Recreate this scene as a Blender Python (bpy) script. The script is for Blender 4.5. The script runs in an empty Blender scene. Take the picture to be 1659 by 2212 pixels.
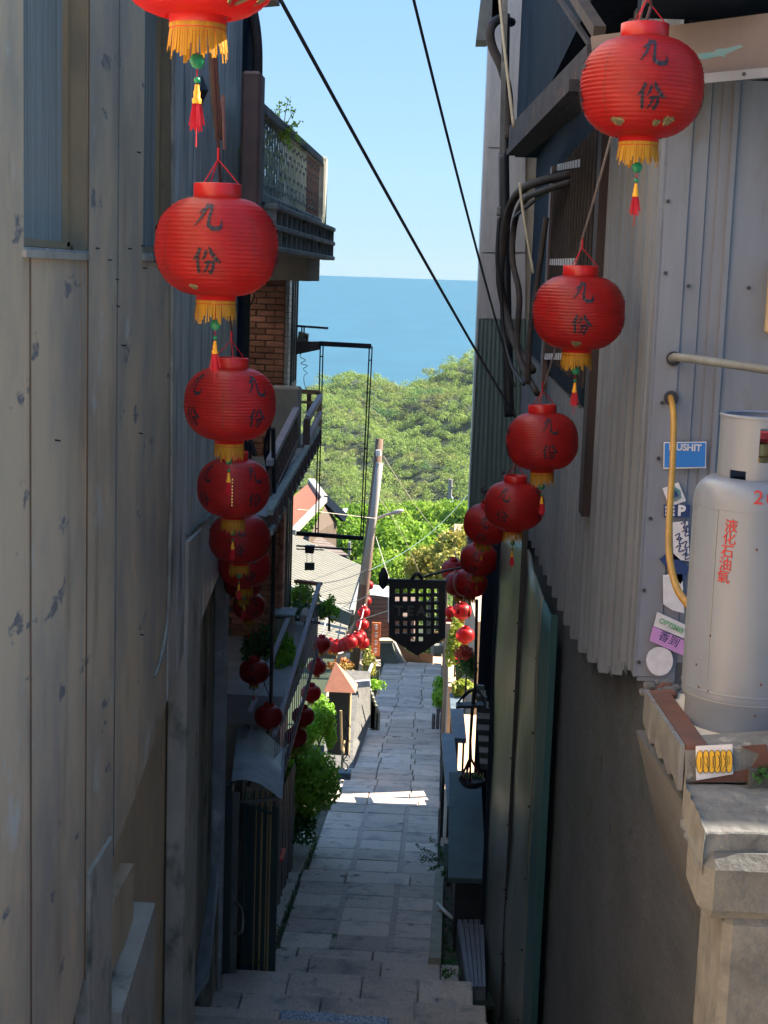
import bpy, math, random
import numpy as np
from mathutils import Vector, Matrix
rnd = random.Random(7)
RS = np.random.RandomState(11)
sc = bpy.context.scene
COL = sc.collection
R = math.radians

# ------------------------------------------------------------------ camera, sky, sun, exposure
YAW, PITCH, ROLL, FPX = R(2.35), R(8.72), R(1.95), 3322.0
_f = Vector((-math.sin(YAW)*math.cos(PITCH), math.cos(YAW)*math.cos(PITCH), -math.sin(PITCH)))
_r0 = Vector((math.cos(YAW), math.sin(YAW), 0)); _u0 = _r0.cross(_f)
_r = _r0*math.cos(ROLL)+_u0*math.sin(ROLL); _u = -_r0*math.sin(ROLL)+_u0*math.cos(ROLL)
cam_d = bpy.data.cameras.new("camera"); cam = bpy.data.objects.new("camera", cam_d); COL.objects.link(cam)
m = Matrix((_r, _u, -_f)).transposed().to_4x4(); cam.matrix_world = m
cam_d.sensor_fit = 'VERTICAL'; cam_d.sensor_height = 36; cam_d.lens = 36*FPX/2212
cam_d.clip_start = .05; cam_d.clip_end = 300000
sc.camera = cam
SUN_EL, SUN_AZ = R(42), R(66)
SKY_GAMMA, SKY_SAT, SKY_VAL = .10, 4.0, 1.24
SKY_TINT = (.575, .83, 1.14)
world = bpy.data.worlds.new("World"); sc.world = world; world.use_nodes = True
wn = world.node_tree.nodes; wl = world.node_tree.links
bg = wn['Background']; sky = wn.new('ShaderNodeTexSky'); sky.sky_type = 'NISHITA'
sky.sun_disc = False; sky.sun_elevation = SUN_EL; sky.sun_rotation = SUN_AZ
sky.altitude = 300; sky.air_density = 1.0; sky.dust_density = 0.3; sky.ozone_density = 2.0
gm = wn.new('ShaderNodeGamma'); gm.inputs[1].default_value = SKY_GAMMA; wl.new(sky.outputs[0], gm.inputs[0])
hs_ = wn.new('ShaderNodeHueSaturation'); hs_.inputs['Saturation'].default_value = SKY_SAT; hs_.inputs['Value'].default_value = SKY_VAL; wl.new(gm.outputs[0], hs_.inputs['Color'])
tn_ = wn.new('ShaderNodeVectorMath'); tn_.operation = 'MULTIPLY'; tn_.inputs[1].default_value = SKY_TINT; wl.new(hs_.outputs[0], tn_.inputs[0]); wl.new(tn_.outputs[0], bg.inputs[0]); bg.inputs[1].default_value = 0.15
sd = bpy.data.lights.new("sun", 'SUN'); sun = bpy.data.objects.new("sun", sd); COL.objects.link(sun)
sd.energy = 4.5; sd.angle = R(.5); sd.color = (1, .88, .72)
sv = Vector((math.cos(SUN_EL)*math.sin(SUN_AZ), math.cos(SUN_EL)*math.cos(SUN_AZ), math.sin(SUN_EL)))
sun.rotation_euler = sv.to_track_quat('Z', 'Y').to_euler(); sun.location = (20, 0, 30)
sc.view_settings.view_transform = 'Standard'; sc.view_settings.look = 'None'
sc.view_settings.gamma = 1; sc.view_settings.use_curve_mapping = False
sc.view_settings.exposure = 2.2
HAZE = .00008
sc.cycles.max_bounces = 12; sc.cycles.diffuse_bounces = 8

# ------------------------------------------------------------------ measuring helpers (photo units -> metres)
def ray(u, v): return _f*FPX + _r*(u-829.5) - _u*(v-1106)
def W(u, v, Y): d = ray(u, v); return d*(Y/d.y)
def WX(u, v, X): d = ray(u, v); return d*(X/d.x)

# ------------------------------------------------------------------ materials
MATS = {}
def mat(name, c, c2=None, scale=(4, 4, 4), rough=.8, bump=0., metal=0., c3=None, c3scale=(2, 2, 2), c3t=(.55, .65),
        trans=0., spec=.5, detail=6., bscale=None, lo=.35, hi=.65, c5=None, c5scale=(2, 2, 2), c5t=(.5, .65), c4=None, c4scale=(2, 2, 2), c4t=(.55, .65), tint=0., rgh2=None):
    if name in MATS: return MATS[name]
    M = bpy.data.materials.new(name); M.use_nodes = True; nt = M.node_tree; N = nt.nodes; L = nt.links
    b = N['Principled BSDF']; b.inputs['Roughness'].default_value = rough; b.inputs['Metallic'].default_value = metal
    b.inputs['Specular IOR Level'].default_value = spec
    geo = N.new('ShaderNodeNewGeometry')
    def noise(s, det=detail, rg=.6):
        mp = N.new('ShaderNodeMapping'); mp.inputs['Scale'].default_value = s; L.new(geo.outputs['Position'], mp.inputs[0])
        n = N.new('ShaderNodeTexNoise'); n.inputs['Scale'].default_value = 1; n.inputs['Detail'].default_value = det
        n.inputs['Roughness'].default_value = rg; L.new(mp.outputs[0], n.inputs[0]); return n.outputs[0]
    def ramp(x, a, bb):
        r = N.new('ShaderNodeMapRange'); r.inputs[1].default_value = a; r.inputs[2].default_value = bb; L.new(x, r.inputs[0]); return r.outputs[0]
    def mix(f, a, bb):
        x = N.new('ShaderNodeMix'); x.data_type = 'RGBA'
        if isinstance(f, float): x.inputs[0].default_value = f
        else: L.new(f, x.inputs[0])
        for i, q in ((6, a), (7, bb)):
            if isinstance(q, tuple): x.inputs[i].default_value = (*q, 1)
            else: L.new(q, x.inputs[i])
        return x.outputs[2]
    col = c
    if c2: col = mix(ramp(noise(scale), lo, hi), c, c2)
    if c3: col = mix(ramp(noise(c3scale), *c3t), col, c3)
    if c4: col = mix(ramp(noise(c4scale), *c4t), col, c4)
    if c5: col = mix(ramp(noise(c5scale), *c5t), col, c5)
    if tint:
        oi = N.new('ShaderNodeObjectInfo'); h = N.new('ShaderNodeHueSaturation')
        mr = N.new('ShaderNodeMapRange'); mr.inputs[3].default_value = 1-tint; mr.inputs[4].default_value = 1+tint
        L.new(oi.outputs['Random'], mr.inputs[0]); L.new(mr.outputs[0], h.inputs['Value'])
        if isinstance(col, tuple): h.inputs['Color'].default_value = (*col, 1)
        else: L.new(col, h.inputs['Color'])
        col = h.outputs[0]
    if isinstance(col, tuple): b.inputs['Base Color'].default_value = (*col, 1)
    else: L.new(col, b.inputs['Base Color'])
    if rgh2 is not None: L.new(ramp2(N, L, noise(scale), rough, rgh2), b.inputs['Roughness'])
    if bump:
        bp = N.new('ShaderNodeBump'); bp.inputs['Strength'].default_value = 1; bp.inputs['Distance'].default_value = bump
        L.new(noise(bscale or scale, 8), bp.inputs['Height']); L.new(bp.outputs[0], b.inputs['Normal'])
    if trans:
        t = N.new('ShaderNodeBsdfTranslucent'); ms = N.new('ShaderNodeMixShader'); ms.inputs[0].default_value = trans
        if isinstance(col, tuple): t.inputs[0].default_value = (*col, 1)
        else: L.new(col, t.inputs[0])
        L.new(b.outputs[0], ms.inputs[1]); L.new(t.outputs[0], ms.inputs[2]); L.new(ms.outputs[0], N['Material Output'].inputs[0])
    MATS[name] = M; return M
def ramp2(N, L, x, a, b):
    r = N.new('ShaderNodeMapRange'); r.inputs[3].default_value = a; r.inputs[4].default_value = b; L.new(x, r.inputs[0]); return r.outputs[0]

M_clad = mat('weathered_cladding', (.88, .67, .45), (.54, .455, .36), (4.5, 1.5, .8), .55, .004, c3=(.85, .80, .72), c3scale=(9, 3.2, 2.4), c3t=(.62, .72), c4=(.27, .25, .25), c4scale=(6, 2.2, 4.5), c4t=(.64, .68), c5=(.50, .34, .20), c5scale=(9, 3.5, .5), c5t=(.58, .74), bscale=(30, 9, 16), lo=.40, hi=.62)
M_cladtop = mat('upper_bounce_paint', (.66, .73, .82), (.58, .65, .74), (3, 3, 1), .7)  # cool pale tone picked to bounce sunlight onto the right-hand walls
M_clad2 = mat('streaked_cladding', (.46, .44, .41), (.62, .60, .56), (20, 5, 1.0), .5, .004, c3=(.75, .77, .78), c3scale=(30, 13, .9), c3t=(.53, .62), bscale=(30, 20, 2), lo=.4, hi=.6, c4=(.16, .2, .22), c4scale=(4, 6, .8), c4t=(.56, .66))
M_plaster = mat('tan_plaster', (.74, .55, .35), (.62, .48, .32), (3, 3, 1.4), .9, .004, c3=(.13, .12, .07), c3scale=(2.5, 2.5, 1.2), c3t=(.60, .75), bscale=(30, 30, 30))
M_conc = mat('grey_concrete', (.60, .53, .44), (.46, .41, .34), (5, 5, 3), .9, .006, c3=(.10, .11, .08), c3scale=(3, 3, 2), c3t=(.55, .72), bscale=(25, 25, 25))
M_coping = mat('pale_coping', (.42, .45, .48), (.27, .29, .31), (6, 6, 6), .8, .004, c3=(.6, .62, .64), c3scale=(5, 5, 5), c3t=(.58, .68))
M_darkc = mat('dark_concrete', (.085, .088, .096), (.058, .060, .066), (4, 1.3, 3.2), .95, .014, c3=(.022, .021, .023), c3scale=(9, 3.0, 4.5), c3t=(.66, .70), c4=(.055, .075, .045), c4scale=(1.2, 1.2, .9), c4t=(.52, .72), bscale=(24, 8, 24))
M_shadewall = mat('stained_wall', (.42, .36, .27), (.28, .26, .21), (3, 3, 1), .9, .006, c3=(.13, .12, .10), c3scale=(3, 3, 1.2), c3t=(.52, .62))
M_tanframe = mat('tan_painted_frame', (.46, .34, .2), (.38, .28, .17), (3, 3, 2), .6, .001, c3=(.2, .12, .08), c3scale=(20, 20, 9), c3t=(.66, .7))
M_dirtyplast = mat('reveal_plaster', (.36, .28, .18), (.27, .215, .15), (6, 6, 3), .9, .003, c3=(.12, .07, .05), c3scale=(9, 9, 5), c3t=(.64, .68))
M_glass = mat('ribbed_glass', (.20, .22, .22), (.34, .37, .37), (1, 60, .6), .25, .004, spec=.4, bscale=(1, 90, 4))
M_black = mat('black_rubber', (.02, .021, .025), (.035, .037, .042), (10, 10, 10), .5)
M_cable = mat('dark_cable', (.02, .022, .03), None, rough=.45)
M_brownpipe = mat('brown_conduit', (.07, .055, .05), (.04, .036, .04), (9, 9, 9), .65, .002, spec=.2)
M_greypipe = mat('grey_conduit', (.22, .23, .22), (.14, .14, .13), (8, 8, 3), .5, .001)
M_palepipe = mat('pale_pipe', (.55, .5, .4), (.4, .37, .3), (5, 5, 5), .5)
M_brick = mat('red_brick', (.78, .36, .22), (.62, .27, .17), (12, 12, 12), .9, .004, c3=(.46, .22, .13), c3scale=(7, 7, 7), c3t=(.55, .7), tint=.28)
M_mortar = mat('mortar', (.33, .26, .21), (.25, .2, .17), (20, 20, 20), .95, .003)
M_whitetile = mat('white_tile', (.75, .72, .66), (.6, .56, .5), (9, 9, 9), .4)
M_balc = mat('mossy_concrete_beam', (.34, .34, .31), (.24, .245, .225), (7, 4, 4), .9, .005, c3=(.34, .36, .35), c3scale=(9, 6, 9), c3t=(.58, .68), c4=(.06, .10, .07), c4scale=(3, 2, 3), c4t=(.55, .65))
M_lattice = mat('greenish_lattice', (.40, .46, .43), (.3, .35, .33), (9, 9, 9), .75, .001)
M_brownrail = mat('brown_rail', (.17, .10, .09), (.12, .08, .075), (7, 7, 7), .6)
M_purplerail = mat('faded_rail', (.50, .45, .50), (.4, .36, .41), (5, 5, 5), .6)
M_steel = mat('stained_steel_panel', (.23, .225, .19), (.13, .15, .14), (16, 7, .35), .36, .003, metal=.2, c3=(.20, .15, .12), c3scale=(14, 6, .5), c3t=(.56, .68), c4=(.10, .16, .13), c4scale=(9, 3, .5), c4t=(.52, .66), bscale=(3, 1.6, .5))
M_teal = mat('teal_trim', (.045, .15, .165), (.03, .10, .115), (6, 4, 1), .5, .002, metal=.2)
M_corr = mat('corrugated_grey', (.165, .19, .235), (.12, .14, .18), (12, 9, .8), .5, .001, c3=(.11, .10, .10), c3scale=(11, 9, 1.4), c3t=(.62, .74))
M_corr2 = mat('corner_panel_grey', (.19, .205, .245), (.15, .16, .195), (7, 7, 1), .5, .001, c3=(.15, .13, .12), c3scale=(6, 6, 2), c3t=(.6, .75))
M_darkpaint = mat('dark_blue_paint', (.012, .020, .036), (.020, .030, .047), (8, 6, 3), .8, .002, spec=.03)
M_rustbeam = mat('rusty_dark_beam', (.05, .05, .062), (.03, .03, .04), (9, 4, 9), .8, .004, spec=.15, c3=(.12, .07, .055), c3scale=(6, 3, 6), c3t=(.58, .7))
M_fascia = mat('pinkish_fascia', (.17, .13, .125), (.135, .105, .10), (5, 5, 5), .7, .002, c3=(.12, .10, .10), c3scale=(60, 60, 60), c3t=(.63, .68))
M_turq = mat('turquoise_smear', (.06, .19, .21), (.13, .17, .17), (20, 20, 20), .7)
M_granite = mat('granite_tile_facade', (.5, .48, .5), (.4, .39, .41), (14, 14, 3), .35, .001, c3=(.42, .42, .45), c3scale=(60, 60, 60), c3t=(.6, .7))
M_greencorr = mat('green_corrugated', (.2, .26, .25), (.14, .19, .185), (14, 5, .5), .4, .001)
M_slab = mat('granite_paving', (.68, .55, .46), (.44, .37, .32), (55, 55, 55), .85, .004, c3=(.30, .28, .27), c3scale=(3, 3, 3), c3t=(.52, .7), c4=(.12, .11, .11), c4scale=(4, 4, 4), c4t=(.6, .72), tint=.22, bscale=(60, 60, 60))
M_pinkslab = mat('pink_granite', (.30, .19, .16), (.22, .15, .13), (9, 9, 9), .85, .003, tint=.15)
M_joint = mat('joint_soil', (.14, .115, .10), (.06, .06, .04), (8, 8, 8), .95, .006, c3=(.03, .09, .03), c3scale=(2.2, 2.2, 2.2), c3t=(.56, .66))
M_strip = mat('brown_paving_strip', (.46, .37, .33), (.36, .30, .27), (9, 9, 9), .9, .003, c3=(.05, .12, .05), c3scale=(1.4, 1.4, 1), c3t=(.62, .68))
M_terrazzo = mat('speckled_terrazzo', (.16, .2, .27), (.5, .56, .66), (55, 55, 55), .6, .004, lo=.46, hi=.56)
M_kerb = mat('yellowish_kerb', (.36, .34, .26), (.27, .26, .20), (6, 6, 6), .85, .003)
M_soil = mat('planting_soil', (.075, .055, .04), (.045, .055, .03), (12, 12, 12), 1, .03, c3=(.06, .12, .035), c3scale=(5, 5, 5), c3t=(.54, .62), c4=(.25, .2, .13), c4scale=(30, 30, 30), c4t=(.68, .72))
M_moss = mat('mossy_ground', (.02, .045, .025), (.035, .04, .03), (7, 7, 7), .95, .02)
M_ground = mat('ground', (.10, .09, .07), (.06, .08, .04), (.5, .5, .5), 1, .05)
M_forestfloor = mat('forest_floor', (.02, .035, .015), (.03, .05, .02), (.1, .1, .1), 1)
M_terrace = mat('terrace_floor', (.45, .45, .45), (.35, .35, .36), (4, 4, 4), .8, .002)
M_red = mat('lantern_red', (.56, .020, .020), (.42, .016, .018), (9, 9, 14), .38, .0022, bscale=(26, 26, 130), trans=.45, tint=.18)
M_redplast = mat('red_plastic_ring', (.50, .010, .010), None, rough=.35, trans=.15)
M_ink = mat('lantern_ink', (.012, .008, .02), None, rough=.6)
M_yel = mat('fringe_yellow', (.55, .29, .015), (.40, .19, .01), (60, 60, 6), .7, trans=.25)
M_yelcap = mat('tassel_cap_yellow', (.75, .34, .01), None, rough=.5)
M_tas = mat('tassel_red', (.62, .01, .03), (.45, .006, .02), (80, 80, 8), .7, trans=.2)
M_jade = mat('jade_green', (.01, .30, .13), (.02, .2, .1), (60, 60, 60), .3, trans=.2)
M_torn = mat('torn_lining', (.10, .10, .06), (.2, .17, .09), (30, 30, 30), .5)
M_gold = mat('gold_wire', (.6, .45, .2), None, rough=.35, metal=.6)
M_cyl = mat('gas_cylinder_grey', (.148, .172, .22), (.128, .150, .195), (5, 5, 3), .33, .0005, c3=(.3, .26, .24), c3scale=(16, 16, 9), c3t=(.7, .74))
M_redpaint = mat('red_stencil', (.36, .012, .016), (.26, .015, .02), (50, 50, 50), .6)
M_hose = mat('yellow_hose', (.42, .22, .03), (.33, .17, .03), (9, 9, 9), .45)
M_blue = mat('sticker_blue', (.02, .16, .48), None, rough=.5)
M_white = mat('sticker_white', (.62, .6, .62), (.5, .48, .5), (20, 20, 20), .6)
M_navy = mat('sticker_navy', (.01, .03, .12), None, rough=.5)
M_green = mat('sticker_green', (.06, .33, .12), (.3, .4, .3), (60, 60, 60), .6)
M_pink = mat('sticker_pink', (.46, .22, .48), None, rough=.6)
M_yelstk = mat('sticker_amber', (.78, .42, .03), None, rough=.5)
M_oxide = mat('red_oxide_paint', (.12, .045, .03), (.07, .032, .025), (8, 8, 8), .8, .004)
M_stone = mat('rough_stone', (.15, .148, .14), (.085, .086, .084), (9, 9, 9), .95, .012, c3=(.12, .12, .11), c3scale=(6, 6, 6), c3t=(.54, .66), bscale=(22, 22, 22))
M_lichen = mat('grey_stone_top', (.17, .17, .165), (.10, .10, .097), (12, 12, 12), .95, .012, c3=(.36, .34, .3), c3scale=(9, 9, 9), c3t=(.6, .7), bscale=(30, 30, 30))
M_tilestrip = mat('glazed_edge_tile', (.17, .18, .18), (.12, .115, .13), (9, 14, 9), .2, .001)
M_canopy = mat('galvanised_sheet', (.52, .58, .62), (.40, .45, .49), (5, 5, 5), .5, .002, metal=.0, c3=(.26, .31, .31), c3scale=(3, 3, 3), c3t=(.56, .7))
M_wood = mat('pale_wood', (.46, .33, .17), (.36, .25, .13), (10, 10, 2), .7)
M_pole = mat('brown_pole_wood', (.2, .12, .08), (.13, .08, .06), (14, 14, 1.2), .85, .006)
M_conpole = mat('pale_pole', (.38, .34, .31), (.28, .25, .24), (20, 20, 1), .7, .002)
M_darkgreen = mat('dark_green_post', (.04, .07, .068), None, rough=.5)
M_slate = mat('slate_blue_board', (.13, .175, .215), (.09, .125, .155), (5, 3, 5), .5, .002, c3=(.18, .22, .25), c3scale=(2, 9, 2), c3t=(.55, .7))
M_tar = mat('dark_green_roof', (.06, .10, .10), (.045, .075, .08), (5, 5, 5), .7, .002)
M_palecream = mat('cream_wall', (.5, .37, .26), (.42, .31, .22), (5, 5, 5), .85, .002)
M_creamfloor = mat('peach_floor', (.62, .43, .29), (.5, .36, .25), (5, 5, 5), .8)
M_roofpale = mat('pale_metal_roof', (.20, .19, .145), (.165, .155, .12), (4, 4, 4), .5)
M_rooftrim = mat('white_trim', (.32, .31, .28), None, rough=.5)
M_gutter = mat('grey_green_gutter', (.15, .165, .14), (.12, .13, .11), (6, 6, 6), .7)
M_rooftile = mat('orange_tile_roof', (.34, .095, .05), (.27, .075, .04), (3, 3, 3), .7)
M_brownwall = mat('brown_plank_wall', (.16, .105, .085), (.11, .075, .06), (4, 4, 20), .8, .003)
M_blueroof = mat('pale_blue_roof', (.55, .62, .72), None, rough=.5)
M_orange = mat('orange_sign', (.60, .17, .06), None, rough=.5)
M_cone = mat('cone_orange', (.75, .06, .03), None, rough=.5)
M_conew = mat('cone_white', (.7, .68, .66), None, rough=.5)
M_terra = mat('terracotta_cap', (.58, .24, .15), (.48, .2, .13), (9, 9, 9), .75)
M_sea = mat('sea_water', (.010, .078, .125), (.013, .095, .155), (.004, .0012, 1), .42, .35, bscale=(.25, .08, 1), spec=.2)
def leafmat(n, a, b, c=None, tr=.42):
    return mat(n, a, b, (1.3, 1.3, 1.3), .6, trans=tr, c3=c, c3scale=(.35, .35, .35), c3t=(.5, .65), spec=.3)
M_leaf = leafmat('shrub_leaf', (.20, .42, .04), (.32, .56, .05), (.42, .6, .06))
M_lime = leafmat('lime_leaf', (.30, .50, .04), (.22, .42, .04), (.42, .6, .06))
M_leafd = leafmat('dark_leaf', (.05, .14, .04), (.09, .2, .06))
M_leafy = leafmat('yellow_green_leaf', (.30, .40, .04), (.20, .36, .04), (.42, .42, .08))
M_grass = leafmat('grass_tuft', (.04, .13, .03), (.07, .18, .04))
M_tree = leafmat('tree_leaf', (.15, .30, .03), (.25, .40, .04), (.3, .42, .05), .45)
M_treey = leafmat('golden_tree_leaf', (.42, .36, .08), (.28, .33, .06), (.5, .38, .13), .3)
M_far = mat('far_forest_leaf', (.20, .30, .07), (.32, .42, .11), (.16, .16, .16), .7, trans=.42, c3=(.24, .24, .09), c3scale=(.09, .09, .09), c3t=(.52, .66), c4=(.10, .22, .08), c4scale=(.07, .07, .2), c4t=(.55, .66), spec=.2)
M_bark = mat('bark', (.12, .09, .06), (.08, .06, .045), (9, 9, 2), .95, .01)

# ------------------------------------------------------------------ object helpers
def link(name, me, parent=None, loc=(0, 0, 0)):
    o = bpy.data.objects.new(name, me); COL.objects.link(o)
    o.location = loc
    if parent is not None: o.parent = parent
    return o
def wloc(o):
    v = Vector(o.location)
    while o.parent: o = o.parent; v += Vector(o.location)
    return v
def tag(o, label=None, cat=None, group=None, kind=None):
    if label: o['label'] = label
    if cat: o['category'] = cat
    if group: o['group'] = group
    if kind: o['kind'] = kind
    return o
def thing(name, label, cat, loc=(0, 0, 0), group=None):
    o = bpy.data.objects.new(name, None); COL.objects.link(o); o.location = loc; o.empty_display_size = .1
    return tag(o, label, cat, group)
class MB:
    def __init__(s): s.v = []; s.f = []; s.sm = False
    def poly(s, pts, faces):
        k = len(s.v); s.v += [tuple(p) for p in pts]; s.f += [tuple(i+k for i in f) for f in faces]; return s
    def quad(s, a, b, c, d): return s.poly([a, b, c, d], [(0, 1, 2, 3)])
    def box(s, lo, hi):
        x0, y0, z0 = [min(a, b) for a, b in zip(lo, hi)]; x1, y1, z1 = [max(a, b) for a, b in zip(lo, hi)]
        return s.poly([(x0, y0, z0), (x1, y0, z0), (x1, y1, z0), (x0, y1, z0), (x0, y0, z1), (x1, y0, z1), (x1, y1, z1), (x0, y1, z1)],
                      [(0, 3, 2, 1), (4, 5, 6, 7), (0, 1, 5, 4), (1, 2, 6, 5), (2, 3, 7, 6), (3, 0, 4, 7)])
    def bbox(s, lo, hi, b=.006):   # box with chamfered edges
        x0, y0, z0 = [min(a, c) for a, c in zip(lo, hi)]; x1, y1, z1 = [max(a, c) for a, c in zip(lo, hi)]
        b = min(b, (x1-x0)/3, (y1-y0)/3, (z1-z0)/3)
        P = []; ix = {}
        for i, (x, sx) in enumerate(((x0, 1), (x1, -1))):
            for j, (y, sy) in enumerate(((y0, 1), (y1, -1))):
                for k, (z, sz) in enumerate(((z0, 1), (z1, -1))):
                    ix[i, j, k] = len(P)
                    P += [(x, y+sy*b, z+sz*b), (x+sx*b, y, z+sz*b), (x+sx*b, y+sy*b, z)]
        F = []
        q = lambda i, j, k, a: ix[i, j, k]+a
        for i in (0, 1):
            F.append((q(i, 0, 0, 0), q(i, 1, 0, 0), q(i, 1, 1, 0), q(i, 0, 1, 0)))
            F.append((q(0, i, 0, 1), q(1, i, 0, 1), q(1, i, 1, 1), q(0, i, 1, 1)))
            F.append((q(0, 0, i, 2), q(1, 0, i, 2), q(1, 1, i, 2), q(0, 1, i, 2)))
            for j in (0, 1):
                F.append((q(i, j, 0, 0), q(i, j, 0, 1), q(i, j, 1, 1), q(i, j, 1, 0)))
                F.append((q(i, 0, j, 0), q(i, 0, j, 2), q(i, 1, j, 2), q(i, 1, j, 0)))
                F.append((q(0, i, j, 1), q(0, i, j, 2), q(1, i, j, 2), q(1, i, j, 1)))
                for k in (0, 1): F.append((q(i, j, k, 0), q(i, j, k, 1), q(i, j, k, 2)))
        return s.poly(P, F)
    def beam(s, a, b, w, h, up=(0, 0, 1)):
        a = Vector(a); b = Vector(b); d = (b-a).normalized(); up = Vector(up)
        sd_ = d.cross(up)
        if sd_.length < 1e-4: sd_ = d.cross(Vector((1, 0, 0)))
        sd_.normalize(); up = sd_.cross(d).normalized()
        P = [p+sd_*(w/2*i)+up*(h/2*j) for p in (a, b) for i, j in ((-1, -1), (1, -1), (1, 1), (-1, 1))]
        return s.poly(P, [(0, 1, 2, 3), (7, 6, 5, 4), (0, 4, 5, 1), (1, 5, 6, 2), (2, 6, 7, 3), (3, 7, 4, 0)])
    def prism(s, pts, off):
        n = len(pts); off = Vector(off); P = [Vector(p) for p in pts]+[Vector(p)+off for p in pts]
        return s.poly(P, [tuple(range(n-1, -1, -1)), tuple(range(n, 2*n))]+[(i, (i+1) % n, n+(i+1) % n, n+i) for i in range(n)])
    def tube(s, pts, r, n=8, cap=True):
        pts = [Vector(p) for p in pts]; rr = r if isinstance(r, (list, tuple)) else [r]*len(pts)
        base = len(s.v); px = None
        for i, p in enumerate(pts):
            d = (pts[min(i+1, len(pts)-1)]-pts[max(i-1, 0)]).normalized()
            if px is None: px = d.cross(Vector((0, 0, 1)) if abs(d.z) < .9 else Vector((1, 0, 0))).normalized()
            px = (px-d*px.dot(d)).normalized(); py = d.cross(px)
            s.v += [tuple(p+(px*math.cos(2*math.pi*k/n)+py*math.sin(2*math.pi*k/n))*rr[i]) for k in range(n)]
        for i in range(len(pts)-1):
            for k in range(n):
                a = base+i*n+k; b = base+i*n+(k+1) % n; s.f.append((a, b, b+n, a+n))
        if cap: s.f.append(tuple(base+k for k in range(n-1, -1, -1))); s.f.append(tuple(base+(len(pts)-1)*n+k for k in range(n)))
        return s
    def lathe(s, prof, c=(0, 0, 0), n=32, cap=False):
        base = len(s.v)
        for r, z in prof: s.v += [(c[0]+r*math.cos(2*math.pi*k/n), c[1]+r*math.sin(2*math.pi*k/n), c[2]+z) for k in range(n)]
        for i in range(len(prof)-1):
            for k in range(n):
                a = base+i*n+k; b = base+i*n+(k+1) % n; s.f.append((a, b, b+n, a+n))
        if cap: s.f.append(tuple(base+k for k in range(n-1, -1, -1))); s.f.append(tuple(base+(len(prof)-1)*n+k for k in range(n)))
        return s
    def build(s, name, m_, parent=None, smooth=False, origin=None, label=None, kind=None):
        V = np.array([tuple(p) for p in s.v], dtype=float)
        if origin is None:
            o = (V.min(0)+V.max(0))/2; o[2] = V[:, 2].min()
        else: o = np.array(origin, dtype=float)
        me = bpy.data.meshes.new(name); me.from_pydata((V-o).tolist(), [], s.f); me.materials.append(m_)
        if smooth: me.shade_smooth()
        me.update()
        pl = wloc(parent) if parent is not None else Vector((0, 0, 0))
        ob = link(name, me, parent, Vector(o)-pl)
        if label: ob['label'] = label
        if kind: ob['kind'] = kind
        return ob
def curve(pts, n=8):
    pts = [Vector(p) for p in pts]; out = []
    for i in range(len(pts)-1):
        p0 = pts[max(i-1, 0)]; p1 = pts[i]; p2 = pts[i+1]; p3 = pts[min(i+2, len(pts)-1)]
        for k in range(n):
            t = k/n; out.append(.5*((2*p1)+(p2-p0)*t+(2*p0-5*p1+4*p2-p3)*t*t+(3*p1-p0-3*p2+p3)*t**3))
    out.append(pts[-1]); return out
def sag(a, b, s_, n=14):
    a = Vector(a); b = Vector(b); return [a.lerp(b, t/n)-Vector((0, 0, 4*s_*(t/n)*(1-t/n))) for t in range(n+1)]
def leafmesh(name, C, size, m_, parent=None, stretch=1.6, origin=None, flat=0., kind=None, jit=.55):
    """many leaf faces: C (n,3) centres, size (n,) half lengths"""
    NRM = None
    if isinstance(C, tuple) and len(C) == 2 and isinstance(C[0], np.ndarray): C, NRM = C
    C = np.asarray(C, float); n = len(C); size = np.broadcast_to(np.asarray(size, float), (n,))
    a = RS.normal(size=(n, 3)); a[:, 2] *= (1-flat); a /= np.linalg.norm(a, axis=1)[:, None]
    if NRM is not None:
        w = NRM+RS.normal(size=(n, 3))*jit; w /= np.linalg.norm(w, axis=1)[:, None]
        a -= (a*w).sum(1)[:, None]*w; a /= np.linalg.norm(a, axis=1)[:, None]; b = np.cross(w, a)
    else:
        b = RS.normal(size=(n, 3)); b -= (a*b).sum(1)[:, None]*a; b /= np.linalg.norm(b, axis=1)[:, None]
    a = a*size[:, None]; b = b*size[:, None]/stretch
    V = np.stack([C-a, C-b*.9, C+a, C+b*.9], 1).reshape(-1, 3)
    o = np.array(origin, float) if origin is not None else np.array([C[:, 0].mean(), C[:, 1].mean(), C[:, 2].min()])
    me = bpy.data.meshes.new(name); me.vertices.add(4*n); me.vertices.foreach_set('co', (V-o).astype(np.float32).ravel())
    me.loops.add(4*n); me.loops.foreach_set('vertex_index', np.arange(4*n, dtype=np.int32))
    me.polygons.add(n); me.polygons.foreach_set('loop_start', np.arange(0, 4*n, 4, dtype=np.int32))
    me.update(calc_edges=True); me.materials.append(m_)
    pl = wloc(parent) if parent is not None else Vector((0, 0, 0))
    ob = link(name, me, parent, Vector(o)-pl)
    if kind: ob['kind'] = kind
    return ob
def clump_pts(c, rad, n, sub=9, shell=.35):
    """points of an uneven crown made of several smaller clumps"""
    c = np.array(c, float); rad = np.array(rad, float)
    d = RS.normal(size=(sub, 3)); d /= np.linalg.norm(d, axis=1)[:, None]; d[:, 2] = np.abs(d[:, 2])*1.1-.35
    cc = d*rad*.62; rr = RS.uniform(.32, .58, sub)
    i = RS.randint(0, sub, n); q = RS.normal(size=(n, 3)); q /= np.linalg.norm(q, axis=1)[:, None]
    k = 1-shell*RS.rand(n)**1.5
    return c+cc[i]+q*rad*rr[i][:, None]*k[:, None], q
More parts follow.
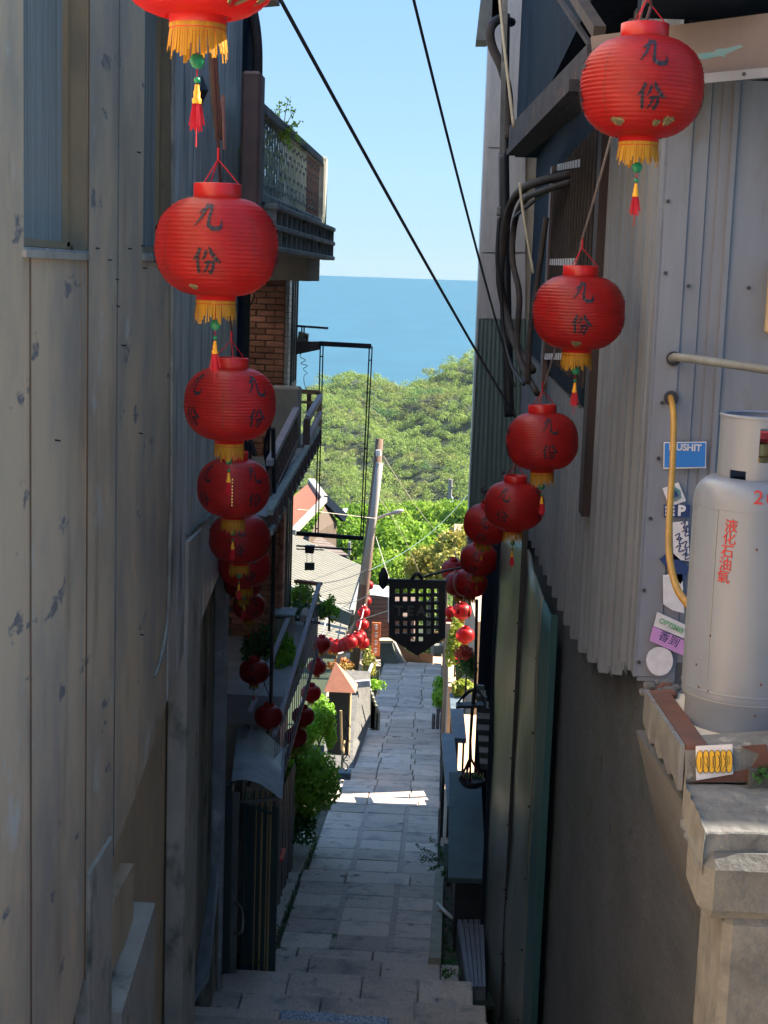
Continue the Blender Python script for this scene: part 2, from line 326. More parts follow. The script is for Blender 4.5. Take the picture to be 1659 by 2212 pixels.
def text_mesh(s, size, m_, name, bold=0., extr=.0015):
    cu = bpy.data.curves.new('t', 'FONT'); cu.body = s; cu.size = size; cu.align_x = 'CENTER'; cu.align_y = 'CENTER'
    cu.extrude = extr; cu.offset = bold
    o = bpy.data.objects.new('t', cu); COL.objects.link(o)
    dg = bpy.context.evaluated_depsgraph_get(); me = bpy.data.meshes.new_from_object(o.evaluated_get(dg))
    bpy.data.objects.remove(o); me.name = name; me.materials.clear(); me.materials.append(m_); return me
def pathz(Y):   # mean walking surface of the sloping lane
    if Y < 14: return -6.6+(14-Y)*.36 if Y > 0 else -1.6
    return -6.6-(Y-14)*.152

# ------------------------------------------------------------------ SETTING: terrain, sea
def terr(x, y):
    if y < 42.5: z = pathz(max(y, 0))-.45 if y > 0 else -2.1
    elif y < 90: z = -11.4-(y-42.5)/47.5*12.5
    elif y < 300: z = -23.9-(y-90)/210*29
    else:
        t = min(1, (y-300)/150)
        ridge = np.interp(x, [-90, -60, -44, -28, -13, -7.6, 8.5, 30, 80], [-55, -40, -35, -31, -33, -30, -23.5, -14, 0])
        z = -52.9+(ridge+52.9)*(t*t*(3-2*t))
        if y > 450: z = ridge-(y-450)*.75
    return max(z, -255)
xs = np.concatenate([np.linspace(-2000, -140, 14), np.linspace(-120, 120, 81), np.linspace(140, 2000, 14)])
ys = np.concatenate([[-200, -60, -20, -5, 0], np.linspace(2, 42, 21), np.linspace(45, 470, 76), np.linspace(500, 900, 9)])
tb = MB()
for y in ys:
    for x in xs: tb.v.append((x, y, terr(x, y)+(math.sin(x*.21+y*.13)*1.2 if y > 110 else 0)))
nx = len(xs)
for j in range(len(ys)-1):
    for i in range(nx-1): a = j*nx+i; tb.f.append((a, a+1, a+1+nx, a+nx))
tag(tb.build('ground', M_forestfloor, smooth=True, origin=(0, 0, 0)), kind='structure')
sea = MB(); yy = [-200000, 0, 800, 2000, 5000, 12000, 30000, 80000, 240000]
for y in yy:
    for x in (-240000, -20000, 0, 20000, 240000): sea.v.append((x, y, -252))
for j in range(len(yy)-1):
    for i in range(4): a = j*5+i; sea.f.append((a, a+1, a+6, a+5))
tag(sea.build('sea', M_sea, origin=(0, 0, -252)), kind='structure')

# ------------------------------------------------------------------ lane: slabs, steps
def landing_z(Y):
    z = pathz(Y)
    for a, b in zip(LAND[:-1], LAND[1:]):
        if a <= Y < b:
            L_ = b-a; drop = .13; z0 = pathz(a); return z0-(Y-a)*(.152-drop/L_)
    return z
LAND = [14.0, 17.3, 22.0, 27.9, 32.4, 37.2, 42.5]
lane = MB()
for a, b in zip(LAND[:-1], LAND[1:]):
    za = landing_z(a)-.05; zb = landing_z(b-1e-4)-.05
    lane.prism([(-1.62, a, za), (.32, a, za), (.32, b, zb), (-1.62, b, zb)], (0, 0, -.6))
lane_o = tag(lane.build('lane_path', M_joint, origin=(-.7, 14, -7.2)), kind='structure')
slabmeshes = []
def slab_mesh(w, d, sl, m_):
    b = MB(); b.bbox((-w/2, -d/2, -.045), (w/2, d/2, 0), .012)
    b.v = [(x+RS.uniform(-.004, .004), y+RS.uniform(-.004, .004), z-y*sl+(RS.uniform(-.003, .003) if z > -.02 else 0)) for x, y, z in b.v]
    me = bpy.data.meshes.new('paving_slab'); me.from_pydata(b.v, [], b.f); me.materials.append(m_); me.update(); return me
cache = {}
for li, (a, b) in enumerate(zip(LAND[:-1], LAND[1:])):
    sl = .152-.13/(b-a); n = max(1, round((b-a)/.5)); d = (b-a)/n
    offx = (-.05, -.04, .02, 0, .03, 0)[li]
    for r_ in range(n):
        y = a+(r_+.5)*d; z = landing_z(y)+.004
        xl = -1.52-.02*(y-14)/10; xr = .10-.06*(y-14)/28
        if li == 2 and r_ == 0 or li == 3 and r_ == 0: cuts = [xl, -1.2, -.85, -.5, -.15, xr]
        elif r_ == n-1: cuts = [xl, -.95+offx, -.2+offx, xr]
        elif r_ == 0: cuts = [xl, -1.3, -.55, xr]
        elif li < 2: cuts = [xl, -.97, -.39, xr]
        else: cuts = [xl, -1.0+offx+RS.uniform(-.05, .05), -.45+offx*2+RS.uniform(-.05, .05), xr]
        for k in range(len(cuts)-1):
            w = cuts[k+1]-cuts[k]; strip = w < .1
            mm = M_strip if w < .1 else (M_pinkslab if (li in (2, 3) and r_ == 0 and k in (1, 2, 4)) else M_slab)
            key = (li < 2 and 0 < r_ < n-1, round(w-.012, 2), round(d-.012, 2), round(sl, 3), mm.name, rnd.randint(0, 2))
            if key not in cache: cache[key] = slab_mesh(w-(.045 if li < 2 and 0 < r_ < n-1 else .012), d-.011, sl, mm)
            o = link('paving_slab', cache[key], lane_o, Vector(((cuts[k]+cuts[k+1])/2, y, z+(RS.uniform(-.004, .004) if w > .1 else -.002)))-Vector(lane_o.location))
for li, xq in ((0, -.97), (0, -.39), (1, -.97), (1, -.39)):
    a, b = LAND[li]+.5, LAND[li+1]-.5; MB().prism([(xq-.03, a, landing_z(a)), (xq+.03, a, landing_z(a)), (xq+.03, b, landing_z(b)), (xq-.03, b, landing_z(b))], (0, 0, -.03)).build('joint_strip', M_strip, lane_o)
# broad steps in the foreground and the stair up to the viewer
st = thing('stone_steps', 'broad worn grey stone steps at the bottom of the picture', 'steps', (-.5, 12.5, -6.6)); 
del st['category']; st['kind'] = 'structure'; del st['label']
tr = [(13.42, 14.05, -6.56), (12.62, 13.44, -6.43), (11.9, 12.64, -6.26), (11.45, 11.92, -6.05)]
for i, (y0, y1, z) in enumerate(tr):
    x0, x1 = (-1.75, .30) if i == 0 else ((-1.9, .42) if i == 1 else (-2.0, .52))
    xsC = {0: [x0, -1.15, -.45, .12, x1], 1: [x0, -1.28, -.6, -.08, x1], 2: [x0, -1.62, -.92, -.1, x1], 3: [x0, -1.2, -.3, x1]}[i]
    for k in range(len(xsC)-1):
        b = MB(); mm = M_terrazzo if (i == 3 and k == 1) else M_slab
        b.bbox((xsC[k]+.004, y0+.003, z-.22), (xsC[k+1]-.004, y1+.02, z+RS.uniform(-.004, .004)), .012)
        b.build('step_block', mm, st)
b = MB(); b.bbox((-1.36, 11.86, -6.5), (-.78, 12.36, -6.252), .008); b.build('speckled_slab', M_terrazzo, st, label='pale blue speckled terrazzo slab')
z = -5.88; y = 11.45
for k in range(25):
    MB().bbox((-1.9, y-.46, z-.2), (.8, y+.02, z), .012).build('step_block', M_slab, st); y -= .458; z += .17
# kerb and mossy strip on the right of the first landing
b = MB().prism([(-.0, 14.05, -6.58), (.12, 14.05, -6.58), (.14, 17.5, -7.02), (.04, 17.5, -7.02)], (0, 0, .09))
kerb = b.build('kerb', M_kerb); tag(kerb, kind='structure')
b = MB().prism([(.12, 13.3, -6.62), (1.0, 13.3, -6.62), (1.0, 19, -7.25), (.14, 19, -7.25)], (0, 0, .04))
tag(b.build('mossy_ground', M_moss), kind='structure')
b = MB().prism([(-2.6, 14.3, -6.72), (-1.5, 14.3, -6.72), (-1.5, 27.6, -8.74), (-2.6, 27.6, -8.74)], (0, 0, .06))
bed = b.build('planting_bed', M_soil); tag(bed, kind='structure')
b = MB()
for k in range(7):
    y0 = 14.2+k*.75; zz = pathz(y0)
    b = MB().bbox((-1.72+(-.02 if k % 2 else .0), y0, zz-.2), (-1.55, y0+.62, zz+.06), .015).build('edging_stone', M_conc, bed)
# ------------------------------------------------------------------ LEFT: weathered clad house
XL = -1.7
lw = thing('clad_house_wall', 'tall weathered grey metal-clad house wall filling the left side of the lane', 'wall', (XL, 8, -6.5))
def yu(u): return WX(u, 600, XL).y
def botz(Y):  # ragged lower edge of the cladding
    return float(np.interp(Y, [5, 6.9, 7.7, 8.4, 8.9, 9.82, 10.44, 12.0, 13], [-4.2, -3.62, -3.10, -2.95, -2.80, -2.50, -2.48, -2.13, -2.0]))
def strip(y0, y1, zt, zb0, zb1, x=XL, th=.03, m_=M_clad, name='cladding_sheet'):
    n = max(1, int((y1-y0)/.12)); P = [(x, y0, zt), (x, y1, zt)]
    for i in range(n, -1, -1):
        t = i/n; y_ = y0+(y1-y0)*t; zz = (botz(y_) if zb0 is None else zb0+(zb1-zb0)*t)
        P.append((x, y_, zz))
    return MB().prism(P, (-th, 0, 0)).build(name, m_, lw)
Y = {k: yu(k) for k in (-200, -70, 0, 52, 62, 145, 187, 251, 308, 372, 440, 530)}
S1, S2 = .085, .10
TOP = 2.75
seams = [-4.0, 0, 3, Y[-70], Y[52]]
for a, b_ in zip(seams[:-1], seams[1:]): strip(a+.004, b_-.004, TOP, None, None)
strip(Y[52]+.004, Y[62], S1-.03, None, None)
strip(Y[62]+.006, Y[187]-.004, S1-.03, None, None, x=XL-.002)
strip(Y[187]+.004, Y[251]-.003, TOP, None, None, x=XL+.004)
strip(Y[251]+.003, Y[308], TOP, None, None)
strip(Y[308], Y[372]-.004, S2-.02, None, None, x=XL-.002)
strip(Y[308], Y[372]-.004, TOP, 1.62, 1.62)
strip(Y[372]+.006, Y[440]-.004, TOP, None, None, x=XL+.004, m_=M_clad2)
strip(Y[440]+.004, 12.75, TOP, None, None, m_=M_clad2)
for yy_ in (Y[187], Y[251]+.001, Y[62]): MB().tube([(XL+.006, yy_, botz(yy_)), (XL+.006, yy_, TOP if yy_ != Y[62] else S1-.05)], .0045, 5).build('seam_batten', M_greypipe if yy_ > Y[187] else mat('rust_seam', (.24, .15, .09), (.17, .11, .07), (9, 9, 2), .8), lw)
# inner plaster wall behind and the end face of the building
MB().box((XL-.25, -4, -8.5), (XL-.115, 10.36, S1-.1)).build('plaster_wall', M_plaster, lw)
MB().box((XL-.40, 10.36, -8.5), (XL-.27, 12.7, S1-.1)).build('dark_recess_wall', M_shadewall, lw)
MB().box((XL-.25, -4, 1.7), (XL-.115, 12.7, TOP)).build('backing_wall', M_conc, lw)
MB().box((-5, 12.60, -8.5), (XL-.26, 12.72, TOP)).build('end_wall', M_shadewall, lw)
MB().box((XL-.25, -4, 2.75), (XL+.005, 12.75, 7.2)).build('upper_bounce_wall', M_cladtop, lw)  # unseen above the frame; tall and pale to reflect sun into the lane
MB().box((-5, -4, 7.2), (XL+.12, 12.9, 7.32)).build('roof_slab', M_conc, lw)
MB().box((XL-.25, Y[187]+.03, S1-.1), (XL-.115, Y[308]-.03, 1.7)).build('backing_wall', M_conc, lw)
MB().box((XL-.25, Y[372]+.03, S1-.1), (XL-.115, 12.7, 1.7)).build('backing_wall', M_conc, lw)
MB().box((XL-.25, -4, S1-.1), (XL-.115, Y[52]-.03, 1.7)).build('backing_wall', M_conc, lw)
# windows
def window(y0, y1, zs, zt, m_jamb):
    w_ = MB().box((XL-.115, y0-.02, zs-.06), (XL+.015, y1+.005, zs-.03)).build('window', M_conc, lw)
    MB().prism([(XL-.10, y0, zs-.03), (XL-.10, y1, zs-.03), (XL+.012, y1, zs-.03), (XL+.012, y0, zs-.03)], (0, 0, .012)).build('sill', M_coping, w_)
    MB().box((XL-.115, y1-.0, zs-.03), (XL-.002, y1+.03, zt)).build('far_jamb', m_jamb, w_)
    MB().box((XL-.115, y0-.03, zs-.03), (XL-.002, y0, zt)).build('near_jamb', m_jamb, w_)
    f_ = MB(); xf = XL-.095
    for yy_ in (y0+.05, y1-.035): f_.box((xf-.02, yy_-.028, zs), (xf+.02, yy_+.028, zt))
    f_.box((xf-.02, y0, zs-.012), (xf+.02, y1, zs+.02)); f_.build('frame', M_tanframe, w_)
    g = MB(); n = 46
    for i in range(n):
        a = y0+.07+(y1-y0-.13)*i/n; b_ = y0+.07+(y1-y0-.13)*(i+1)/n
        g.poly([(xf-.012, a, zs+.02), (xf-.003, (a+b_)/2, zs+.02), (xf-.012, b_, zs+.02), (xf-.012, a, zt), (xf-.003, (a+b_)/2, zt), (xf-.012, b_, zt)], [(0, 1, 4, 3), (1, 2, 5, 4)])
    g.build('glass_pane', M_glass, w_)
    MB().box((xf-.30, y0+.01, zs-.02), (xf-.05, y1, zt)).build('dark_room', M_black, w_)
    MB().box((xf-.002, y0+.12, zs+.02), (xf+.004, y0+.30, zs+.11)).build('paper_note', M_white, w_)
window(Y[52], Y[187], S1, 1.7, M_dirtyplast)
window(Y[308], Y[372], S2, 1.6, M_dirtyplast)
# pillars and ledge at the foot of the wall
MB().bbox((XL-.06, 7.14, -5.6), (XL+.02, 7.66, -2.95), .01).build('concrete_pillar', M_conc, lw)
MB().bbox((XL-.10, 9.84, -7.2), (XL+.03, 10.36, -1.75), .008).build('grey_pilaster', M_conc, lw)
MB().prism([(XL-.09, 7.68, -3.95), (XL-.09, 8.6, -3.72), (XL+.07, 8.6, -3.72), (XL+.07, 7.68, -3.95)], (0, 0, -1.5)).build('ledge', M_conc, lw)
MB().prism([(XL-.11, 7.66, -3.42), (XL-.11, 8.45, -3.42), (XL-.03, 8.45, -3.42), (XL-.03, 7.66, -3.42)], (0, 0, -.4)).build('ledge_block', M_plaster, lw)
b = MB().lathe([(0.001, .13), (.09, .12), (.16, .04), (.18, -.12)], (XL-.02, 6.95, -3.95), 9); b.v = [(x+.03*math.sin(z*40), y*1+.02*math.cos(x*30), z) for x, y, z in b.v]
b.build('broken_brick_patch', M_oxide, lw)
# nails, hooks and a small bracket in the cladding
for (u, v) in [(296, 328), (305, 530), (310, 578), (250, 660), (300, 935), (303, 1370), (232, 560), (262, 745), (205, 535), (248, 602), (276, 536), (120, 950)]:
    p = WX(u, v, XL); MB().tube([p+Vector((-.01, 0, 0)), p+Vector((.022, 0, -.004))], .004, 5).build('nail', M_black, lw)
# conduits on the wall
c1 = curve([WX(372, -30, XL+.02), WX(372, 300, XL+.02), WX(372, 560, XL+.02), WX(371, 800, XL+.02), WX(370, 1080, XL+.02), WX(366, 1200, XL+.02), WX(363, 1330, XL+.02), WX(348, 1420, XL+.02), WX(333, 1462, XL+.0)], 5)
tag(MB().tube(c1, .013, 7).build('wall_conduit', mat('patchy_conduit', (.48, .44, .36), (.28, .25, .22), (9, 9, 5), .6), smooth=True), 'thin pale conduit pipe running down the grey wall and curling at its foot', 'pipe')
c2 = curve([WX(381, 1080, XL+.03), WX(383, 1200, XL+.03), WX(380, 1330, XL+.03), WX(372, 1420, XL+.01)], 6)
# metal bracket
b = MB(); p = WX(400, 1158, XL); b.tube([p, p+Vector((.02, 1.15, -.0))], .014, 6); b.tube([p+Vector((0, .1, 0)), WX(432, 1118, XL)+Vector((.03, 0, 0))], .012, 6)
tag(b.build('wall_bracket', M_greypipe), 'pale triangular metal bracket fixed above the grey pilaster on the left wall', 'bracket')
# hanging dark rag / strap and downpipe near lantern
pp = [W(452, -140, 5.6), W(460, 120, 5.6), W(466, 230, 5.6), W(474, 300, 5.6)]
tag(MB().tube(pp, .018, 6).build('strap', M_brownpipe), 'flat brown strap hanging behind the topmost left lantern', 'strap')
b = MB().tube([W(434, 165, 10.2), W(437, 195, 10.2), W(435, 222, 10.2)], [.012, .04, .008], 7)
tag(b.build('rag', M_cable), 'small black rag snagged on the streaked wall beside the jade bead', 'rag')
b = MB(); b.tube(curve([W(545, 20, 12.2), W(552, 60, 12.2), W(556, 110, 12.2), W(556, 180, 12.2)], 5), .04, 8)
tag(b.build('downpipe', M_brownpipe, smooth=True), 'bowed brown drainpipe rising from the balcony post against the sky', 'pipe')
b = MB(); b.box((-1.93, 12.1, -2.0), (-1.66, 12.55, 3.2)); tag(b.build('corner_post', M_darkpaint), 'dark blue-black post at the far corner of the left wall', 'post')
b = MB(); b.beam(W(545, 5, 12.4), W(600, 0, 12.4), .25, .05); b.beam(W(541, 45, 12.3), W(552, 45, 12.3), .1, .1)
tag(b.build('eave_board', M_brownrail), 'brown eave board poking into the sky beside the topmost left lantern', 'eave')

# foot of the left wall: sloping coping, low wall
cp = thing('sloping_parapet', 'low sloping parapet with pale blotched coping below the left wall', 'parapet', (-1.95, 12.8, -6.4))
A0, A1 = W(410, 2165, 12.05), W(452, 2100, 12.15); B1, B0 = W(494, 1693, 13.75), W(484, 1690, 13.75)
MB().prism([A0, A1, B1, B0], (0, 0, -.07)).build('coping', M_coping, cp)
q = [Vector(p)-Vector((0, 0, .07)) for p in (A0, A1, B1, B0)]
MB().poly(q+[Vector((p.x, p.y, -6.9)) for p in q], [(0, 3, 2, 1), (4, 5, 6, 7), (0, 1, 5, 4), (1, 2, 6, 5), (2, 3, 7, 6), (3, 0, 4, 7)]).build('wall', M_shadewall, cp)
tag(MB().box((-5, 12.8, -7.0), (-1.97, 13.05, -2.05)).build('yard_wall', M_shadewall), 'dark stained wall in the recess behind the parapet', 'wall')
tag(MB().bbox((-1.97, 12.95, -6.8), (-1.86, 13.06, -2.55), .01).build('pale_post', M_coping), 'pale grey post between the stained recess wall and the canopy gate', 'post')

# ------------------------------------------------------------------ gate with curved canopy
gt = thing('metal_gate', 'dark metal bar gate with green post standing on the bottom step', 'gate', (-1.9, 13.7, -6.6))
MB().bbox((-2.02, 13.35, -6.55), (-1.84, 13.5, -4.62), .008).build('post', M_darkgreen, gt)
MB().bbox((-1.84, 13.36, -6.5), (-1.78, 13.44, -4.7), .006).build('frame_post', M_greypipe, gt)
for i in range(11):
    x = -1.74+.028*i*.9; y_ = 13.5+.012*i
    MB().tube([(x, y_, -6.55), (x, y_, -4.72)], .007 if i % 3 else .011, 6).build('bar', (M_wood if i in (4, 6, 8, 9) else M_darkgreen), gt)
MB().beam((-1.84, 13.47, -4.82), (-1.42, 13.6, -4.80), .03, .03).build('top_rail', M_greypipe, gt)
MB().box((-1.78, 13.62, -6.6), (-1.44, 13.66, -4.9)).build('back_panel', M_darkgreen, gt)
MB().tube(curve([(-1.80, 13.33, -5.72), (-1.72, 13.28, -5.76), (-1.72, 13.28, -5.98), (-1.80, 13.33, -6.02)], 5), .012, 7).build('handle', mat('bright_steel', (.6, .65, .65), None, rough=.2, metal=.9), gt)
cn = thing('canopy', 'small curved galvanised sheet canopy over the gate with a lantern resting on it', 'canopy', (-1.7, 14.0, -4.6))
n = 14; K4 = [W(500, 1686, 13.35), W(609, 1726, 13.35), W(514, 1566, 14.95), W(613, 1619, 14.95)]
b = MB()
for q0, q1 in ((K4[0], K4[1]), (K4[2], K4[3])):
    for i in range(n+1):
        t = i/n; p = q0.lerp(q1, t); b.v.append((p.x, p.y, p.z+.075*math.sin(math.pi*t**.9)))
N2 = 2*n+2; b.v += [(x, y_, zz-.012) for x, y_, zz in b.v]
for i in range(n): b.f += [(i, i+1, n+2+i, n+1+i), (N2+i, N2+n+1+i, N2+n+2+i, N2+i+1), (i, N2+i, N2+i+1, i+1), (n+1+i, n+2+i, N2+n+2+i, N2+n+1+i)]
b.build('sheet', M_canopy, cn, smooth=True)
MB().beam(K4[1]+Vector((0, -.01, 0)), K4[3]+Vector((0, .01, 0)), .014, .03).build('edge_trim', M_coping, cn)
MB().beam((-2.0, 13.40, -4.72), (-1.47, 13.40, -4.88), .02, .02).build('bracket', M_darkgreen, cn)
# slatted fence beyond the gate
fn = thing('slatted_fence', 'weathered grey slatted fence running down the lane beyond the gate', 'fence', (-1.72, 16, -6.9))
for i in range(20):
    t = i/19; y_ = 13.75+t*3.7; g0 = pathz(y_)+.04
    MB().beam((-1.62-.05*t, y_, g0), (-1.62-.05*t, y_, g0+1.35), .012, .05, up=(0, 1, 0)).build('slat', M_greypipe if i % 4 else M_brownrail, fn)
for k in (.25, 1.2): MB().beam((-1.65, 13.7, pathz(14)+k), (-1.70, 17.5, pathz(17.5)+k), .02, .04).build('rail', M_greypipe, fn)
# traffic cone behind the fence
cone = thing('traffic_cone', 'orange and white traffic cone seen between the fence slats', 'cone', W(581, 1842, 15.9))
zc = [(.14, 0), (.115, .06), (.10, .12), (.075, .24), (.055, .36), (.03, .5), (.02, .53)]
for i in range(len(zc)-1): MB().lathe([zc[i], zc[i+1]], wloc(cone), 20).build('band', M_conew if i in (2, 4) else M_cone, cone, smooth=True)
MB().bbox(wloc(cone)+Vector((-.17, -.17, -.03)), wloc(cone)+Vector((.17, .17, 0)), .01).build('base', M_cone, cone)

# ------------------------------------------------------------------ brick house with balconies
bh = thing('brick_house', 'red brick house with two railed concrete balconies on the left of the lane', 'house', (-2.5, 18, -8))
MB().box((-6, 17.42, -8.5), (-1.90, 18.45, .32)).build('core_wall', M_mortar, bh)
bm = []
for k in range(5):
    b = MB(); w_ = (.205, .205, .195, .20, .10)[k]; b.bbox((-w_/2, -.03, -.029), (w_/2, .04, .029), .006)
    b.v = [(x+RS.uniform(-.003, .003), y_+RS.uniform(-.003, .003), zz+RS.uniform(-.002, .002)) for x, y_, zz in b.v]
    me = bpy.data.meshes.new('brick'); me.from_pydata(b.v, [], b.f); me.materials.append(M_brick); me.update(); bm.append(me)
nb = 0
zz = .02; row = 0
while zz > -4.45:
    x = -1.905-(.11 if row % 2 else .0)
    if row % 2: link('brick', bm[4], bh, Vector((-1.96, 17.41+RS.uniform(-.004, .003), zz))-wloc(bh)); nb += 1; x = -2.015
    while x-.21 > -2.58:
        link('brick', bm[rnd.randint(0, 3)], bh, Vector((x-.105, 17.41+RS.uniform(-.006, .004), zz))-wloc(bh)); x -= .216; nb += 1
    zz -= .0685; row += 1
for i in range(66):
    MB().bbox((-1.90, 17.365+(.004 if i % 2 else 0), .03-i*.068-.062), (-1.855, 17.6, .03-i*.068), .004).build('corner_tile', M_whitetile if i < 34 else M_brick, bh)
MB().box((-1.90, 17.6, -8.4), (-1.865, 18.45, .3)).build('side_wall', mat('side_tile', (.48, .33, .27), (.4, .26, .2), (12, 12, 12), .6), bh)
for (z0, z1) in ((-1.25, .05), (-4.3, -2.2)):
    f_ = MB()
    for yy_ in (17.72, 17.95, 18.2): f_.box((-1.868, yy_-.02, z0), (-1.84, yy_+.02, z1))
    f_.box((-1.868, 17.68, z0-.04), (-1.84, 18.24, z0)); f_.box((-1.868, 17.68, z1), (-1.84, 18.24, z1+.04))
    w_ = f_.build('window', M_greypipe, bh); MB().box((-1.864, 17.72, z0), (-1.855, 18.2, z1)).build('pane', M_glass, w_)
# upper wing of the house over the balconies (set back)
MB().box((-6, 12.95, -8.5), (-2.75, 17.38, 3.9)).build('rear_wall', M_coping, bh)
MB().box((-6, 12.9, 3.9), (-2.7, 17.5, 4.05)).build('roof', M_conc, bh)
# upper balcony
ub = thing('upper_balcony', 'upper concrete balcony with greenish lattice railing against the sky', 'balcony', (-1.6, 14, .3))
MB().box((-2.35, 11.75, .33), (-1.66, 16.9, .46)).build('floor_slab', M_balc, ub)
MB().box((-2.35, 15.9, -.08), (-1.52, 17.30, .33)).build('soffit_beam', mat('beam_tan', (.26, .22, .19), (.2, .18, .16), (6, 6, 6), .9, .003, c3=(.5, .5, .48), c3scale=(30, 30, 2), c3t=(.66, .72)), ub)
XB = -1.5
MB().bbox((XB-.09, 11.3, .40), (XB+.05, 11.55, 1.42), .02).build('corner_post', M_brownrail, ub)
MB().bbox((XB-.07, 16.7, .42), (XB+.07, 16.95, 1.24), .02).build('corner_post', M_balc, ub)
MB().bbox((XB-.05, 11.5, 1.14), (XB+.05, 16.75, 1.23), .015).build('top_rail', M_balc, ub)
MB().bbox((XB-.05, 11.5, .50), (XB+.05, 16.75, .585), .015).build('bottom_rail', M_balc, ub)
nb_ = 30
for i in range(nb_):
    y_ = 11.62+i*(16.62-11.62)/(nb_-1)
    MB().box((XB-.008, y_-.011, .58), (XB+.008, y_+.011, 1.15)).build('bar', M_lattice if i < 22 else M_brownrail, ub)
lt = MB(); dy = 5.0/(nb_-1)
for i in range(nb_-1):
    y_ = 11.62+i*dy
    for j, h_ in enumerate((.66, .74, .82, .94, 1.0, 1.07)):
        if (i*2+j*3+(i//2)) % 5 < 3: MB().box((XB-.009, y_, h_-.010+.02*((i+j) % 2)), (XB+.009, y_+dy, h_+.010+.02*((i+j) % 2))).build('rung', M_lattice if i < 21 else M_brownrail, ub)
MB().box((-1.9, 11.7, .36), (-1.88, 16.7, .9)).build('inner_wall', mat('inner_pink', (.3, .2, .17), (.25, .26, .22), (3, 3, 3), .8), ub)
# flower box grid below the rail
for zz in (.49, .335, .175): MB().bbox((-1.50, 11.75, zz-.022), (-1.36, 17.4, zz+.022), .008).build('box_rail', M_balc, ub)
for i in range(15):
    y_ = 11.8+i*.395; MB().box((-1.49, y_-.02, .19), (-1.375, y_+.02, .48)).build('box_divider', M_balc, ub)
MB().box((-1.66, 11.75, .17), (-1.51, 17.3, .50)).build('box_back', M_darkpaint, ub)
leafmesh('balcony_vine', clump_pts((-1.68, 13.2, .95), (.12, 1.3, .28), 420), .035, M_leafy); tag(bpy.data.objects['balcony_vine'], 'yellow-green potted vine behind the upper balcony lattice', 'plant')
tw = thing('wild_sapling', 'wispy wild sapling sprouting from the top of the upper balcony rail', 'plant', W(612, 285, 13.0))
b = MB(); base = wloc(tw); tips = []
for (du, dv) in [(-35, -20), (-22, -45), (-8, -62), (10, -70), (24, -48), (34, -18), (20, -8), (36, 22), (18, 38)]:
    e = W(612+du, 285+dv, 13.0+RS.uniform(-.2, .2)); mid = base.lerp(e, .5)+Vector((RS.uniform(-.02, .02), 0, .02)); b.tube([base, mid, e], [.004, .003, .0015], 4); tips += [mid.lerp(e, t) for t in (.2, .4, .6, .8, 1)]
b.build('twigs', M_bark, tw)
C = np.array([tuple(p) for p in tips for _ in range(4)])+RS.normal(size=(len(tips)*4, 3))*.015
leafmesh('leaves', C, .016, M_leaf, tw)
leafmesh('leaves', np.array(tuple(base))+RS.normal(size=(160, 3))*(.05, .06, .035), .02, M_leafy, tw)
# lower balcony
lb = thing('lower_balcony', 'lower balcony with brown fretwork railing and a double flower-box rail', 'balcony', (-1.6, 14, -2.2))
MB().box((-2.35, 11.6, -2.25), (-1.62, 17.35, -2.08)).build('floor_slab', M_balc, lb)
MB().prism([(-1.66, 11.3, -1.88), (-1.66, 15.4, -1.66), (-1.60, 15.4, -1.66), (-1.60, 11.3, -1.88)], (0, 0, -.3)).build('parapet', mat('parapet_grey', (.30, .29, .31), (.22, .22, .24), (6, 6, 6), .8, .003), lb)
A_ = W(582, 1000, 12.6); B_ = W(640, 885, 15.4)
rl = MB().beam(A_, B_, .06, .05).build('top_rail', M_purplerail, lb)
C_ = W(580, 1085, 12.6); D_ = W(642, 950, 15.4); MB().beam(C_, D_, .05, .04).build('bottom_rail', M_brownrail, lb)
for i in range(19):
    t = (i+.5)/19; p = A_.lerp(B_, t); q = C_.lerp(D_, t); MB().beam(p, q, .03, .016, up=(0, 1, 0)).build('baluster', M_brownrail, lb)
fr = MB()
for i in range(19):
    for j in (.25, .5, .75):
        if (i+int(j*4)) % 2: t0, t1 = i/19, (i+1)/19; fr.beam(A_.lerp(B_, t0).lerp(C_.lerp(D_, t0), j), A_.lerp(B_, t1).lerp(C_.lerp(D_, t1), j), .02, .03)
fr.build('fret', M_brownrail, lb)
MB().bbox((-1.86, 15.7, -2.1), (-1.55, 15.95, -1.16), .02).build('concrete_post', M_conc, lb)
for (za, zb_) in ((-1.62, -1.30), (-1.80, -1.50), ):
    pass
E1, E2 = W(664, 905, 15.7), W(692, 858, 17.3)
MB().beam(E1, E2, .05, .07).build('far_rail', M_purplerail, lb)
E3, E4 = W(664, 950, 15.7), W(692, 893, 17.3); MB().beam(E3, E4, .05, .05).build('far_rail', M_purplerail, lb)
MB().beam(W(663, 905, 15.7), W(661, 1010, 15.7), .07, .06, up=(0, 1, 0)).build('far_post', M_brownrail, lb)
MB().beam(W(690, 848, 17.4), W(689, 948, 17.4), .06, .05, up=(0, 1, 0)).build('far_post', M_wood, lb)
MB().beam(W(640, 845, 17.4), W(692, 848, 17.4), .05, .05).build('far_cross_rail', M_wood, lb)
MB().beam(W(640, 868, 17.4), W(690, 870, 17.4), .05, .03).build('far_cross_rail', M_wood, lb)
MB().beam(W(668, 848, 17.4), W(667, 905, 17.4), .05, .04, up=(0, 1, 0)).build('far_post', M_brownrail, lb)
